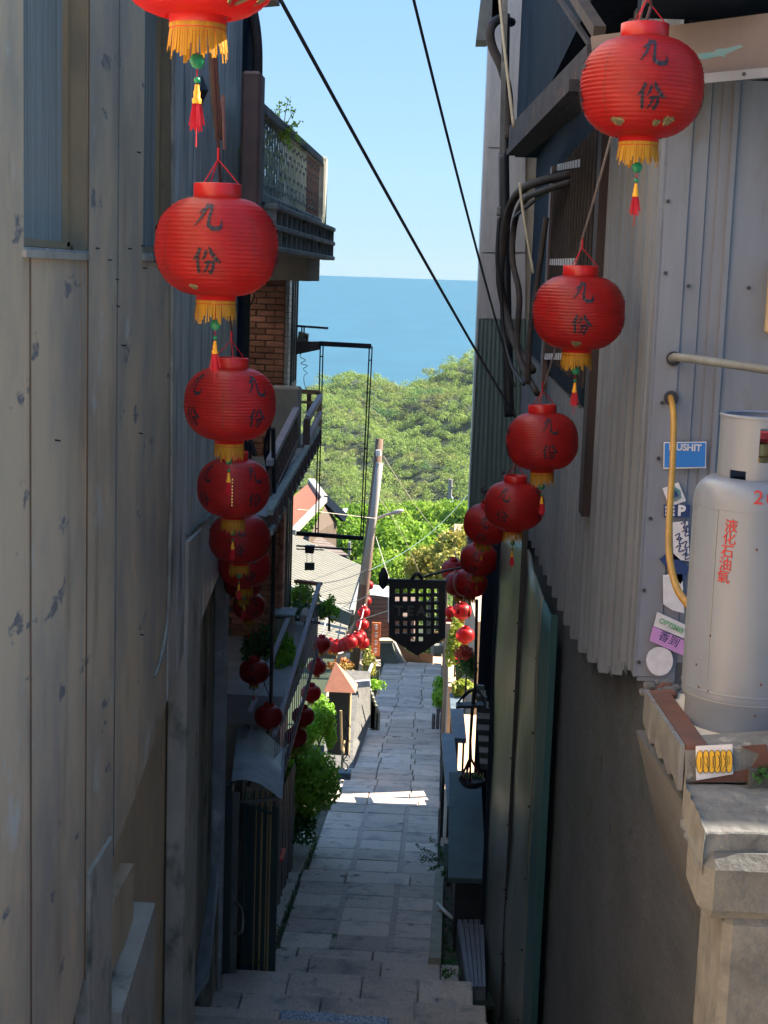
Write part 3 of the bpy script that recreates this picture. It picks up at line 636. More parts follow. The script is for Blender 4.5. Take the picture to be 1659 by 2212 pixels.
# double flower-box rails receding below the rail
G = [(W(688, 925, 17.3), W(583, 1107, 11.8)), (W(688, 955, 17.3), W(583, 1150, 11.8))]
for a, b_ in G: MB().beam(a, b_, .05, .045).build('box_rail', M_lattice, lb)
for i in range(13):
    t = (i+.4)/13; p = G[0][0].lerp(G[0][1], t); q = G[1][0].lerp(G[1][1], t); MB().beam(p, q, .09, .035, up=(0, 1, 0)).build('box_divider', M_brownrail, lb)
MB().prism([G[0][0]+Vector((-.16, 0, -.02)), G[0][0]+Vector((-.02, 0, -.02)), G[0][1]+Vector((-.02, 0, -.02)), G[0][1]+Vector((-.16, 0, -.02))], (0, 0, -.015)).build('box_shelf', M_coping, lb)
# sign frame standing out from the brick house
sf = thing('hanging_sign_frame', 'tall empty black iron sign frame projecting from the brick house over the sea', 'sign frame', W(640, 760, 17.8))
Ys = 17.9
MB().beam(W(690, 742, Ys), W(802, 748, Ys), .06, .055).build('top_beam', M_rustbeam, sf)
MB().prism([W(640, 738, Ys), W(692, 738, Ys), W(692, 755, Ys), W(640, 766, Ys)], (0, .08, 0)).build('arm', mat('rust_arm', (.16, .12, .1), (.1, .08, .07), (9, 9, 9), .8), sf)
MB().beam(W(640, 1152, Ys), W(785, 1163, Ys), .06, .045).build('bottom_beam', M_rustbeam, sf)
for (u0, u1) in ((692, 681), (698, 687), (798, 779), (804, 784)):
    MB().tube([W(u0, 748, Ys), W(u1, 1158, Ys)], .0085, 6).build('rod', M_black, sf)
for (u, v, w_) in ((695, 770, 6), (801, 778, 6), (792, 968, 6), (684, 1142, 6), (781, 1146, 6)): MB().tube([W(u-3, v, Ys), W(u+3, v, Ys)], .008, 5).build('cross_bar', M_black, sf)
al = thing('wall_light_arm', 'thin black arm with a weathered floodlight on the brick house corner', 'light', W(645, 735, 18.1))
MB().beam(W(640, 704, 18.1), W(709, 709, 18.1), .03, .025).build('arm', M_black, al)
for u in (652, 657): MB().tube([W(u, 706, 18.1), W(u, 722, 18.1)], .009, 5).build('stay', M_black, al)
MB().prism([W(645, 716, 18.0), W(665, 722, 18.0), W(664, 740, 18.0), W(650, 756, 18.0), W(641, 742, 18.0)], (0, .13, 0)).build('housing', mat('dirty_housing', (.42, .38, .27), (.2, .17, .12), (14, 14, 14), .7, c3=(.04, .04, .05), c3scale=(9, 9, 9), c3t=(.55, .6)), al)
wr = [W(655, 757, 18.1), W(648, 770, 18.1), W(660, 778, 18.05), W(650, 785, 18.1), W(664, 790, 18.15), W(655, 797, 18.1), W(664, 806, 18.1), W(657, 812, 18.1), W(658, 830, 18.1), W(668, 855, 18.1)]
tag(MB().tube(curve(wr, 5), .004, 4).build('curly_wire', M_cable), 'loose curly black wire dangling below the floodlight arm', 'wire')
# small hanging sign lower down
hs = thing('small_hanging_sign', 'small grey blank sign hanging from a black rod in front of the pale roof', 'sign', W(668, 1215, 18.2))
MB().tube([W(640, 1179, 18.2), W(762, 1187, 18.2)], .012, 6).build('rod', M_black, hs)
MB().tube([W(640, 1186, 18.2), W(700, 1188, 18.2)], .008, 6).build('rod', M_black, hs)
MB().prism([W(658, 1180, 18.2), W(679, 1180, 18.2), W(677, 1196, 18.2), W(659, 1195, 18.2)], (0, .1, 0)).build('lamp_box', M_black, hs)
for u in (663, 674): MB().tube([W(u, 1196, 18.2), W(u, 1216, 18.2)], .003, 4).build('chain', M_black, hs)
MB().prism([W(658, 1216, 18.2), W(679, 1216, 18.2), W(679, 1232, 18.2), W(658, 1232, 18.2)], (0, .03, 0)).build('board', M_gutter, hs)

# ------------------------------------------------------------------ terrace with railings, shrubs
tz = -4.2
tag(MB().box((-6, 14.9, tz-.3), (-1.56, 18.9, tz)).build('terrace', M_terrace), kind='structure')
tag(MB().box((-6, 14.9, -9.2), (-1.95, 18.8, tz-.301)).build('terrace_wall', M_shadewall), 'shaded retaining wall under the terrace behind the shrubs', 'wall')
def rail(name, label, A, Bp, h_, nbars, mt, capw=.07):
    t_ = thing(name, label, 'railing', (A.x, A.y, A.z-h_))
    MB().beam(A, Bp, capw, .035).build('handrail', mt, t_)
    MB().beam(A-Vector((0, 0, h_*.93)), Bp-Vector((0, 0, h_*.93)), .03, .03).build('foot_rail', M_brownrail, t_)
    for i in range(nbars):
        p = A.lerp(Bp, (i+.5)/nbars); MB().tube([p, p-Vector((0, 0, h_*.93))], .005, 5).build('baluster', M_purplerail, t_)
    return t_
r1 = rail('terrace_railing', 'long faded mauve handrail with thin bars along the terrace edge', W(690, 1262, 17.6), W(592, 1590, 14.3), .85, 20, M_purplerail, .045)
r2 = rail('terrace_railing', 'shorter mauve handrail on the inner side of the terrace', W(622, 1338, 16.8), W(540, 1540, 14.6), .8, 12, M_purplerail, .05)
r3 = rail('terrace_railing', 'sunlit salmon cross rail at the far end of the terrace', W(640, 1255, 17.9), W(692, 1262, 17.6), .5, 3, M_terra)
gp = thing('terrace_pier', 'grey squared concrete pier with cap on the terrace', 'pier', W(630, 1500, 16.9))
MB().bbox(W(590, 1520, 17.1)-Vector((0, 0, .0)), W(638, 1325, 17.4), .01).build('shaft', M_conc, gp)
MB().bbox(W(585, 1326, 17.05), W(643, 1318, 17.45), .01).build('cap', M_coping, gp)
ac = MB().bbox(W(646, 1345, 17.2), W(668, 1312, 17.6), .02); tag(ac.build('terrace_box', M_conc), 'pale grey box on the terrace beside the pier', 'box')
def shrub(name, label, c, rad, n, size, mt, cat='shrub', group=None, stem=True, sub=16):
    c = Vector(c); t_ = thing(name, label, cat, c-Vector((0, 0, rad[2]*1.25)), group)
    leafmesh('foliage', clump_pts(c, rad, n, sub), size*RS.uniform(.7, 1.2, n), mt, t_)
    if stem:
        b = MB()
        for k in range(4):
            e = c+Vector((RS.uniform(-.5, .5)*rad[0], RS.uniform(-.5, .5)*rad[1], RS.uniform(0, .5)*rad[2])); b.tube([c-Vector((0, 0, rad[2]*1.3)), c-Vector((0, 0, rad[2]*.4)), e], [.018, .012, .004], 5)
        b.build('stem', M_bark, t_)
    return t_
shrub('terrace_shrub', 'sunlit yellow-green shrub behind the end of the terrace railing', W(655, 1285, 18.6), (.2, .3, .16), 700, .03, M_leafy)
shrub('terrace_shrub', 'dark green shrub in shade below the sunlit terrace shrub', W(660, 1325, 18.0), (.28, .3, .17), 700, .03, M_leafd)
shrub('terrace_shrub', 'olive shrub hanging outside the terrace railing over the pale roof', W(712, 1318, 18.3), (.13, .25, .2), 500, .028, M_leaf)
shrub('terrace_shrub', 'broad greyish green shrub between the two mauve handrails', W(610, 1425, 16.4), (.24, .5, .30), 1200, .03, M_leaf)
shrub('terrace_shrub', 'low dark shrub in the gap behind the string of left lanterns', W(560, 1400, 16.6), (.22, .4, .3), 900, .03, M_leafd)
shrub('terrace_shrub', 'flowering dusky shrub right behind the lowest left lanterns', W(545, 1500, 15.6), (.18, .3, .22), 500, .03, M_leafd)
# lane-side planting
shrub('lane_shrub', 'tall bright green leafy shrub beside the lane near the black mailbox', W(690, 1575, 21.4), (.27, .45, .58), 3400, .034, M_leaf, group='shrubs in the left planting bed')
shrub('lane_shrub', 'big rounded bright green shrub bulging over the lane below the lanterns', W(664, 1695, 18.6), (.42, .6, .58), 5200, .034, M_lime, group='shrubs in the left planting bed')
shrub('lane_shrub', 'lit lime-green shrub tucked behind the lowest mid-lane lanterns', W(640, 1615, 18.4), (.18, .2, .2), 500, .03, M_leafy, group='shrubs in the left planting bed')
shrub('lane_shrub', 'low ragged green clump on the soil below the big rounded shrub', W(645, 1790, 17.9), (.22, .7, .16), 1500, .03, M_grass, group='shrubs in the left planting bed', stem=False)
gr = []
for _ in range(900):
    y_ = RS.uniform(14.2, 19.5); x = -1.58+RS.normal()*.05; gr.append((x, y_, pathz(y_)+.03+abs(RS.normal())*.03))
for _ in range(500):
    y_ = RS.uniform(13.3, 19.); x = .13+abs(RS.normal())*.09; gr.append((x, y_, pathz(y_)+.01+abs(RS.normal())*.03))
for _ in range(400):
    y_ = RS.uniform(13.5, 14.6); x = -1.66+RS.normal()*.06; gr.append((x, y_, pathz(y_)+.02+abs(RS.normal())*.04))
for _ in range(1200):
    y_ = RS.uniform(15, 26); x = RS.uniform(-2.3, -1.58); gr.append((x, y_, pathz(y_)-.02+abs(RS.normal())*.03))
tag(leafmesh('verge_grass', gr, .028, M_grass, stretch=3), kind='stuff')
pb = thing('planter_box', 'small brown wooden planter box on the soil by the fence', 'planter', W(612, 1830, 17.6))
c_ = wloc(pb)
MB().bbox(c_+Vector((-.10, -.2, 0)), c_+Vector((.08, .2, .16)), .01).build('box', mat('planter_wood', (.14, .085, .05), (.1, .06, .04), (9, 9, 9), .8), pb)
MB().box(c_+Vector((-.12, -.22, .16)), c_+Vector((.1, .22, .18))).build('rim', M_wood, pb)
tag(MB().tube([W(622, 1832, 17.6), W(641, 1735, 18.1)], .010, 6).build('garden_stake', M_wood), 'thin bamboo stake leaning over the planter box', 'stake')
tag(MB().tube([W(736, 1535, 22.3), W(738, 1620, 22.3)], .022, 6).build('garden_stake', M_wood), 'pale wooden stake standing in front of the black mailbox', 'stake')
tag(MB().tube([W(743, 1600, 22.0), W(737, 1672, 21.6)], .02, 6).build('garden_stake', M_wood), 'tan wooden stake leaning beside the scrolled iron bracket', 'stake')
mb_ = thing('mailbox_pillar', 'black pillar box with terracotta pyramid cap beside the lane', 'pillar', W(735, 1612, 24.2))
c_ = wloc(mb_); h_ = .98
MB().bbox(c_+Vector((-.2, -.17, -.1)), c_+Vector((.13, .17, h_)), .01).build('body', M_black, mb_)
MB().box(c_+Vector((.131, -.16, -.1)), c_+Vector((.15, .17, h_-.02))).build('side_board', M_wood, mb_)
b = MB().poly([c_+Vector(p) for p in ((-.27, -.27, h_), (.24, -.27, h_), (.24, .27, h_), (-.27, .27, h_), (-.12, .05, h_+.42))], [(3, 2, 1, 0), (0, 1, 4), (1, 2, 4), (2, 3, 4), (3, 0, 4)])
b.build('pyramid_cap', M_terra, mb_)
ib = thing('iron_scroll_stand', 'small black scrolled iron bracket on a grey stone foot beside the lane', 'stand', W(743, 1680, 21.0))
c_ = wloc(ib)
MB().bbox(c_+Vector((-.09, -.1, 0)), c_+Vector((.1, .1, .10)), .01).build('foot', M_slate, ib)
sc_ = [c_+Vector((.02+.035*math.sin(t*2.2), 0, .1+t*.075)) for t in range(12)]
MB().tube(curve(sc_, 4), .008, 5).build('scroll', M_black, ib)
for k in range(3): MB().tube([c_+Vector((.02+.05*math.cos(a), 0, .3+k*.22+.05*math.sin(a))) for a in np.linspace(0, 5.4, 12)], .006, 5).build('curl', M_black, ib)
tag(MB().beam(W(700, 1707, 20.2), W(714, 1703, 20.2), .02, .05).build('white_stick', M_white), 'short pale plastic stick lying on the planting bed', 'stick')
# stone wall with stair and balustrade further down on the left
sw = thing('stair_wall', 'low stepped stone wall with coping on the left, further down the lane', 'wall', W(775, 1600, 26))
MB().prism([W(762, 1605, 26.0), W(775, 1480, 28.5), W(800, 1450, 29.5), W(800, 1560, 29.0), W(765, 1660, 24.8)], (-.5, 0, 0)).build('wall', M_stone, sw)
MB().beam(W(768, 1478, 28.2), W(800, 1475, 28.2), .12, .12).build('coping', M_coping, sw)
for i in range(7):
    p = W(797+i*3.2, 1512+i*6.5-(i*3), 29.5-i*.0); MB().bbox(p+Vector((-.05, -.06, -.5)), p+Vector((.05, .06, .22-.045*i)), .01).build('stone_post', M_kerb, sw)
ir = thing('stair_handrail', 'pale blue-white metal handrail with scrollwork above the stone wall', 'railing', W(790, 1470, 29))
MB().tube([W(788, 1478, 29), W(807, 1424, 31)], .035, 7).build('handrail', M_coping, ir); MB().tube([W(807, 1424, 31), W(822, 1436, 31)], .02, 6).build('handrail', M_coping, ir)
for i in range(6):
    t = i/5; p = W(795+t*24, 1462-t*14, 30.5); q = W(793+t*26, 1500, 30.5); MB().tube([p, q], .014, 5).build('baluster', M_gutter, ir)
shrub('stair_shrub', 'sunlit dry twiggy shrub behind the stone wall post', W(797, 1440, 30.6), (.16, .2, .5), 260, .05, M_treey)
shrub('stair_shrub', 'green shrub at the foot of the pale handrail', W(812, 1482, 30.2), (.22, .2, .16), 260, .045, M_leaf)
shrub('stair_shrub', 'orange-leaved shrub on a sunlit ledge left of the brown pole', W(735, 1440, 31.6), (.35, .3, .22), 380, .045, mat('orange_leaf', (.5, .16, .05), (.3, .3, .06), (2, 2, 2), .7, trans=.3))
lg = MB().box(W(700, 1530, 30), W(762, 1462, 32)); tag(lg.build('ledge_wall', M_palecream), 'sunlit cream ledge wall left of the brown pole base', 'wall')
# ------------------------------------------------------------------ RIGHT: corrugated house
XR = .85
rw = thing('corrugated_house', 'grey corrugated metal house wall filling the right side of the lane', 'house', (1.5, 9, -7))
def rb(Y): return float(np.interp(Y, [6.2, 7.4, 8.7, 9.7, 11.5, 14.5, 17], [-1.55, -1.90, -2.11, -2.21, -2.30, -2.45, -2.6]))
b = MB(); y = 6.28; k = 0; pit = .30
while y < 17.5:
    w = pit; m_ = M_corr; up_z = 1.30 if y < 9.45 else -.78
    prof = [(0, 0), (0, .34), (-.012, .37), (-.012, .42), (0, .45), (0, .58), (-.045, .64), (-.045, .72), (-.034, .75), (-.034, .81), (-.045, .84), (-.045, .92), (0, .98)]
    s_ = len(b.v)
    for (dx, dy_) in prof:
        yy_ = y+dy_*w; zb = rb(y+(.5 if dy_ > .5 else 0)*w)+(.03 if k % 2 else -.02); b.v += [(XR+dx, yy_, zb), (XR+dx, yy_, up_z)]
    for i in range(len(prof)-1): a = s_+2*i; b.f.append((a, a+2, a+3, a+1))
    y += w*.98; k += 1
b.build('corrugated_sheet', M_corr, rw)
MB().box((XR-.005, 9.45, -.80), (XR+.015, 17.6, 1.45)).build('dark_cladding', M_darkpaint, rw)
MB().prism([(XR+.02, 6.25, -1.5), (XR+.02, 17.7, -1.5), (XR+.02, 17.7, 3.5), (XR+.02, 14.6, 3.5), (XR+.02, 13.3, 4.7), (XR+.02, 6.25, 3.6)], (2.2, 0, 0)).build('core_wall', M_darkpaint, rw)  # unseen roofline sloped so its shadow covers the left wall
MB().box((XR+2.22, 6.25, -2.6), (10, 17.7, 5.0)).build('rear_wall', M_conc, rw)  # unseen mass, extended right to keep the gas cylinder shaded
MB().box((XR+2.2, 6.22, 5.0), (10.1, 18.0, 5.1)).build('roof_slab', M_conc, rw)
# corner face towards the viewer, wide panels with folded seams
b = MB(); z0, z1 = -1.62, .80; yf = 6.235
pr = [(XR-.035, 0), (XR+.12, 0), (XR+.125, .012), (XR+.16, .012), (XR+.165, 0), (XR+.20, 0), (XR+.205, -.02), (XR+.225, -.02), (XR+.23, 0), (XR+.43, 0), (XR+.435, -.02), (XR+.455, -.02), (XR+.46, 0), (2.6, 0)]
for x, d in pr: b.v += [(x, yf+d, z0), (x, yf+d, z1)]
for i in range(len(pr)-1): a = 2*i; b.f.append((a, a+2, a+3, a+1))
b.build('corner_panel', M_corr2, rw)
MB().bbox((XR-.05, yf-.012, z0+.02), (XR+.055, yf-.002, z1), .003).build('corner_flashing', M_corr2, rw)
MB().box((XR-.052, yf-.012, z0+.02), (XR-.040, yf+.1, z1)).build('corner_flashing', M_corr2, rw)
for (u, v) in [(1443, 435), (1437, 590), (1487, 618), (1617, 622), (1430, 870), (1422, 990), (1446, 1060), (1405, 1120), (1391, 1275), (1380, 1430)]:
    p = W(u, v, yf-.012); MB().lathe([(.0001, 0), (.007, .0), (.009, .004)], (0, 0, 0), 8)
    q = MB().tube([p, p+Vector((0, -.008, 0))], .008, 7); q.build('rivet', M_black, rw)
# upper storey / overhang with rusty beams
up = MB().prism([(.60, 6.4, 1.35), (.60, 17.5, 1.35), (.60, 17.5, 3.5), (.60, 14.6, 3.5), (.60, 13.3, 4.7), (.60, 6.4, 3.6)], (.24, 0, 0)); up.build('upper_storey', M_darkpaint, rw)
MB().beam(W(1292, 150, 6.6), W(1112, 300, 13.2), .10, .20).build('eave_beam', M_rustbeam, rw)
MB().beam(W(1270, 185, 6.75), W(1115, 330, 13.0), .16, .05).build('eave_gutter', M_rustbeam, rw)
MB().beam(W(1225, -40, 7.6), W(1295, 70, 6.5), .05, .05).build('brace', M_brownpipe, rw)
MB().beam(W(1190, -30, 8.8), W(1285, 112, 6.7), .02, .02).build('brace', M_rustbeam, rw)
MB().beam(W(1092, -40, 12.0), W(1084, 330, 13.0), .04, .02, up=(0, 1, 0)).build('light_strip', M_coping, rw)
MB().box((.66, 5.75, 1.02), (3.2, 6.22, 3.4)).build('overhang_box', M_darkpaint, rw)
# signboard fascia
fs = thing('shop_fascia', 'pinkish weathered signboard with a turquoise smear above the topmost right lantern', 'signboard', W(1470, 110, 6.0))
a_, b1_, c_, d_ = W(1278, 78, 6.15), W(1720, 20, 5.75), W(1720, 152, 5.75), W(1290, 190, 6.15)
MB().prism([a_, b1_, c_, d_], (0, .05, 0)).build('board', M_fascia, fs)
MB().beam(W(1290, 192, 6.12), W(1720, 152, 5.72), .03, .035).build('lower_trim', M_corr2, fs)
for (pts) in ([(1455, 122), (1470, 116), (1500, 128), (1480, 138), (1458, 134)], [(1492, 118), (1540, 112), (1600, 96), (1606, 101), (1560, 120), (1520, 128), (1496, 130)], [(1545, 106), (1570, 104), (1566, 124), (1545, 118)]):
    MB().prism([W(u, v, 5.90-(u-1400)*.0008) for u, v in pts], (0, .004, 0)).build('paint_smear', M_turq, fs)
MB().tube([W(1607, 160, 5.75), W(1607, 160, 5.72)], .008, 8).build('bolt', M_black, fs)
# barred window
bw = thing('barred_window', 'tall dark window with many thin reddish bars and white blank strips', 'window', (XR-.06, 11.5, -.4))
def onr(u, v, X=XR-.07): return WX(u, v, X)
yA, yB = onr(1288, 450).y, onr(1195, 450).y
for i in range(17):
    y_ = yA+(yB-yA)*i/16; MB().tube([(XR-.07, y_, -.62), (XR-.07, y_, .9)], .010, 5).build('bar', M_brownpipe, bw)
for (v0, v1, ua, ub_) in ((352, 342, 1255, 1205), (566, 566, 1250, 1188), (770, 776, 1248, 1170)):
    p = onr(ua, v0); q = onr(ub_, v0 if v0 > 400 else 362); MB().beam(p, q, .012, .05).build('white_strip', M_white, bw)
MB().box((XR-.045, yA-.1, -.75), (XR-.04, yB+.2, 1.0)).build('dark_back', M_darkpaint, bw)
MB().box((XR-.09, yA-.35, -1.3), (XR-.04, yA-.12, 1.1)).build('side_board', mat('dark_red_board', (.035, .02, .022), (.025, .017, .02), (9, 9, 2), .7), bw)
MB().box((XR-.09, yB+.1, -.9), (XR-.04, yB+.35, .95)).build('side_board', M_brownrail, bw)
# conduits and cable bundle
def pipe(name, label, pts, r, m_, n=8, cat='pipe'):
    return tag(MB().tube(curve(pts, 7), r, n).build(name, m_, smooth=True), label, cat)
pipe('black_conduit', 'thick black conduit looping out from under the right eave', [W(1105, 48, 15.5), W(1078, 42, 15), W(1060, 62, 14.8), (W(1063, 100, 14.8)), W(1085, 150, 14.8), W(1098, 210, 15), W(1098, 300, 15)], .045, M_brownpipe)
pipe('black_conduit', 'second thick conduit dropping straight beside the looping one', [W(1095, 30, 15.2), W(1093, 200, 15.2), W(1092, 420, 15.2), W(1086, 600, 15.2)], .03, M_cable)
pipe('brown_conduit', 'fat brown conduit arching left above the barred window and bending down the wall', [W(1235, 378, 11.2), W(1180, 388, 11.8), W(1130, 408, 12.6), W(1103, 445, 13.2), W(1088, 520, 13.4), W(1080, 600, 13.4), W(1092, 670, 13.4), W(1112, 740, 13), W(1150, 800, 12.4)], .036, M_brownpipe)
pipe('brown_conduit', 'brown conduit running just under the fat arching one', [W(1238, 392, 11.0), W(1180, 410, 11.6), W(1135, 430, 12.4), W(1112, 480, 13.0), W(1107, 560, 13.0), W(1122, 640, 12.8), W(1118, 760, 12.7), W(1160, 850, 12.0)], .026, M_brownpipe)
pipe('black_cable', 'slack black cable swinging beside the brown conduits', [W(1078, 470, 13.2), W(1074, 560, 13.2), W(1083, 640, 13.2), W(1088, 720, 13.2), W(1105, 790, 13.0), W(1132, 830, 12.6)], .016, M_cable)
pipe('black_cable', 'thin dark branch pipe crossing the right cable bundle diagonally', [W(1205, 400, 11.4), W(1160, 430, 12.1), W(1110, 470, 12.9)], .014, M_cable)
pipe('vertical_conduit', 'straight dark conduit at the inner corner of the far grey house', [W(1088, 330, 14.5), W(1090, 480, 14.5), W(1094, 700, 14.5), W(1100, 900, 14.5)], .05, M_cable)
pipe('vertical_conduit', 'dim brown conduit slanting down between arching pipes and barred window', [W(1180, 470, 11.8), W(1162, 600, 11.8), W(1145, 720, 11.8), W(1140, 830, 11.8)], .022, M_brownpipe)
pipe('pale_rod', 'thin pale bamboo rod hanging from the top of the frame past the eave', [W(1077, -30, 10.5), W(1092, 120, 10.5), W(1110, 275, 10.5)], .011, M_palepipe)
pipe('pale_rod', 'lower thin pale rod tapering down behind the brown conduits', [W(1123, 395, 10.8), W(1130, 460, 10.8), W(1152, 590, 10.8)], .010, M_palepipe)
jb = MB().bbox(W(1072, 465, 13.6), W(1082, 448, 13.8), .01); tag(jb.build('junction_box', M_greypipe), 'tiny grey junction box at the left bend of the brown conduits', 'box')
# camera on the wall
dc = thing('wall_fitting', 'small black round fitting on the far grey house beside the fourth right lantern', 'fitting', W(1046, 1060, 17.6))
MB().tube([W(1046, 1060, 17.9), W(1045, 1060, 17.6)], .04, 10).build('ring', M_black, dc); MB().tube([W(1046, 1060, 17.6), W(1056, 1056, 17.6)], .02, 8).build('arm', M_black, dc)
# lower dark concrete wall
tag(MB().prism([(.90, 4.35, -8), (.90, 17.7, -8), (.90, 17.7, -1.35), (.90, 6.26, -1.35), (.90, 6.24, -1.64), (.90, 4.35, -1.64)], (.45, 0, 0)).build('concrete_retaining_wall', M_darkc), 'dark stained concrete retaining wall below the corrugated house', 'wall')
# stained steel panels along the lane
sp = thing('steel_panel_hoarding', 'tall stained steel sheet hoarding with teal edge in front of the dark wall', 'hoarding', (.6, 11, -6.5))
def hx_(y_): return .83-(y_-11)*.0825
def panel(y0, y1, zt0, zt1, m_, nm='panel', dent=0, off=0):
    b = MB(); n = 14; mz = 30
    for j in range(mz+1):
        for i in range(n+1):
            t = i/n; y_ = y0+(y1-y0)*t; zt = zt0+(zt1-zt0)*t+.012*math.sin(y_*9)*dent; z_ = -7.4+(zt+7.4)*j/mz
            dx = dent*(math.sin(y_*2.3+z_*1.1)+.6*math.sin(z_*3.1-y_*3.7)+.5*math.sin(z_*5+y_*6))*.010; b.v.append((hx_(y_)+dx-off, y_, z_))
    for j in range(mz):
        for i in range(n): a = j*(n+1)+i; b.f.append((a, a+1, a+n+2, a+n+1))
    o = b.build(nm, m_, sp, smooth=True); md = o.modifiers.new('s', 'SOLIDIFY'); md.thickness = .02; md.offset = 0; return o
panel(11.66, 12.78, -2.40, -2.24, M_steel, dent=1)
panel(11.12, 11.63, -2.47, -2.41, M_teal, dent=.5)
panel(12.86, 14.5, -2.12, -2.30, M_steel, dent=.7)
MB().beam((hx_(11.09), 11.09, -7.4), (hx_(11.09), 11.09, -2.42), .05, .05, up=(0, 1, 0)).build('teal_edge', M_teal, sp)
MB().beam((hx_(12.82)-.01, 12.82, -7.4), (hx_(12.82)-.01, 12.82, -2.06), .05, .03, up=(0, 1, 0)).build('dark_joint', M_black, sp)
MB().box((.50, 14.5, -7.4), (.56, 14.56, -2.1)).build('end_post', M_darkpaint, sp)
for k in range(7):
    for y_ in (11.7, 12.72, 12.92): MB().tube([(hx_(y_)-.02, y_, -2.9-k*.6), (hx_(y_)-.035, y_, -2.9-k*.6)], .009, 6).build('screw', M_rustbeam, sp)

# ------------------------------------------------------------------ far grey house on the right
gh = thing('grey_tiled_house', 'tall narrow grey tiled house at the far right with green corrugated lower part', 'house', (1.2, 18, -3))
yg = 18.0
def gx(u, v): return W(u, v, yg)
cuts = [(-.3, 95, 545), (0, 548, 688)]
eL = lambda v: float(np.interp(v, [85, 1165], [1065, 1010]))
def facade(v0, v1, m_, nm, yy_=yg, ur=1135):
    P = [gx(eL(v0), v0), gx(ur, v0), gx(ur, v1), gx(eL(v1), v1)]
    P = [Vector((p.x, yy_, p.z)) for p in P]; MB().prism(P, (0, .06, 0)).build(nm, m_, gh)
for (a, b_) in ((-40, 318), (321, 545), (548, 688)): facade(a, b_, M_granite, 'facade_tile')
b = MB(); n = 26; v0, v1 = 690, 1165
for i in range(n+1):
    for v in (v0, v1):
        u = eL(v)+(1150-eL(v))*i/n; p = gx(u, v); b.v.append((p.x, yg-.012+(.02 if i % 2 else 0), p.z))
for i in range(n): a = 2*i; b.f.append((a, a+1, a+3, a+2))
b.build('corrugated_cladding', M_greencorr, gh)
MB().prism([(.36, yg+.065, -3.1), (5, yg+.065, -3.1), (5, 23.6, -3.1), (.36, 21.9, -3.1)], (0, 0, 6.6)).build('core_wall', M_conc, gh)  # hidden back face skewed along the sun to leave a lit gap
MB().prism([(.66, 18.1, -8), (.66, 21.55, -8), (.66, 22.9, -4.6), (.66, 21.9, -3.12), (.66, 18.1, -3.12)], (.1, 0, 0)).build('strip_shade_wall', M_darkpaint, gh)  # added hidden sun blocker; leaning edge tapers the light strip on the lane
MB().box((.26, yg+.07, -3.12), (.355, yg+.9, 2.7)).build('side_wall', M_granite, gh)
MB().prism([gx(1028, 87), gx(1052, 87), gx(1085, 40), gx(1085, -60), gx(1045, -60)], (0, .5, 0)).build('eave', mat('eave_grey', (.2, .2, .19), (.14, .14, .13), (5, 5, 5), .8), gh)
# ground-floor recess: dark posts and boards
MB().box((.62, 15.2, -7.6), (.66, 17.8, -2.2)).build('dark_shutter', mat('dark_maroon_panel', (.055, .03, .035), (.035, .03, .04), (6, 6, 2), .35), gh)
MB().box((.46, 17.9, -7.8), (.54, 18.06, -3.1)).build('post', M_darkpaint, gh)
MB().box((.54, 17.92, -7.8), (4, 18.02, -3.1)).build('back_board', M_darkpaint, gh)

# ------------------------------------------------------------------ right foot of the lane: low roof, ribbed sheet, boards, plants
lr = thing('low_counter', 'low dark green felt-topped counter beside the steps on the right', 'counter', (.35, 16, -7))
zc_ = -5.88
MB().bbox((.16, 14.58, zc_-.06), (.545, 17.9, zc_), .008).build('top', M_tar, lr)
MB().box((.24, 14.75, -7.2), (.535, 17.8, zc_-.06)).build('body', M_black, lr)
rs = thing('ribbed_sheet', 'grey ribbed metal sheet leaning on the bottom step at the right', 'sheet', (.35, 14, -6.5))
pa, pb2, pc, pd = W(988, 1990, 14.6), W(1046, 1990, 14.6), W(1050, 2135, 13.42), W(1010, 2135, 13.42)
for i in range(5):
    t0, t1 = i/5+.01, (i+1)/5-.03
    b = MB().prism([pa.lerp(pb2, t0), pa.lerp(pb2, t1), pd.lerp(pc, t1), pd.lerp(pc, t0)], (0, 0, .02)); b.build('rib', M_corr2, rs)
MB().prism([pa-Vector((0, 0, .02)), pb2-Vector((0, 0, .02)), pc-Vector((0, 0, .02)), pd-Vector((0, 0, .02))], (0, 0, -.4)).build('backing', M_corr, rs)
pv = thing('white_pipe_stub', 'short white plastic pipe sticking out of the yellowish kerb', 'pipe', W(958, 1970, 15.6))
MB().tube([W(944, 1952, 15.7), W(977, 1984, 15.35)], .02, 10).build('pipe', M_conew, pv, smooth=True)
MB().tube([W(948, 1958, 15.65), W(948, 1976, 15.65)], .014, 8).build('leg', M_conew, pv, smooth=True)
def board(name, label, ua, va, ub_, vb, z, w, cat='bench'):
    t_ = thing(name, label, cat)
    def onz(u, v): d = ray(u, v); return d*(z/d.z)
    F0, N0 = onz(ua, va), onz(ub_, vb); t_.location = (N0.x, N0.y, pathz(N0.y)); 
    MB().prism([F0, F0+Vector((w, 0, 0)), N0+Vector((w, 0, 0)), N0], (0, 0, -.07)).build('top_board', M_slate, t_)
    for p in (F0, N0):
        yy_ = p.y+(.06 if p is N0 else -.1)
        MB().box((p.x+.03, yy_, pathz(yy_)-.1), (p.x+.07, yy_+.05, z-.07)).build('post', M_black, t_)
        MB().box((p.x+w-.05, yy_, pathz(yy_)-.1), (p.x+w-.02, yy_+.05, z-.07)).build('post', M_black, t_)
    MB().box((N0.x+.05, N0.y+.08, pathz(N0.y)-.2), (N0.x+w-.04, N0.y+.1, z-.5)).build('dark_panel', M_tar, t_)
    return t_
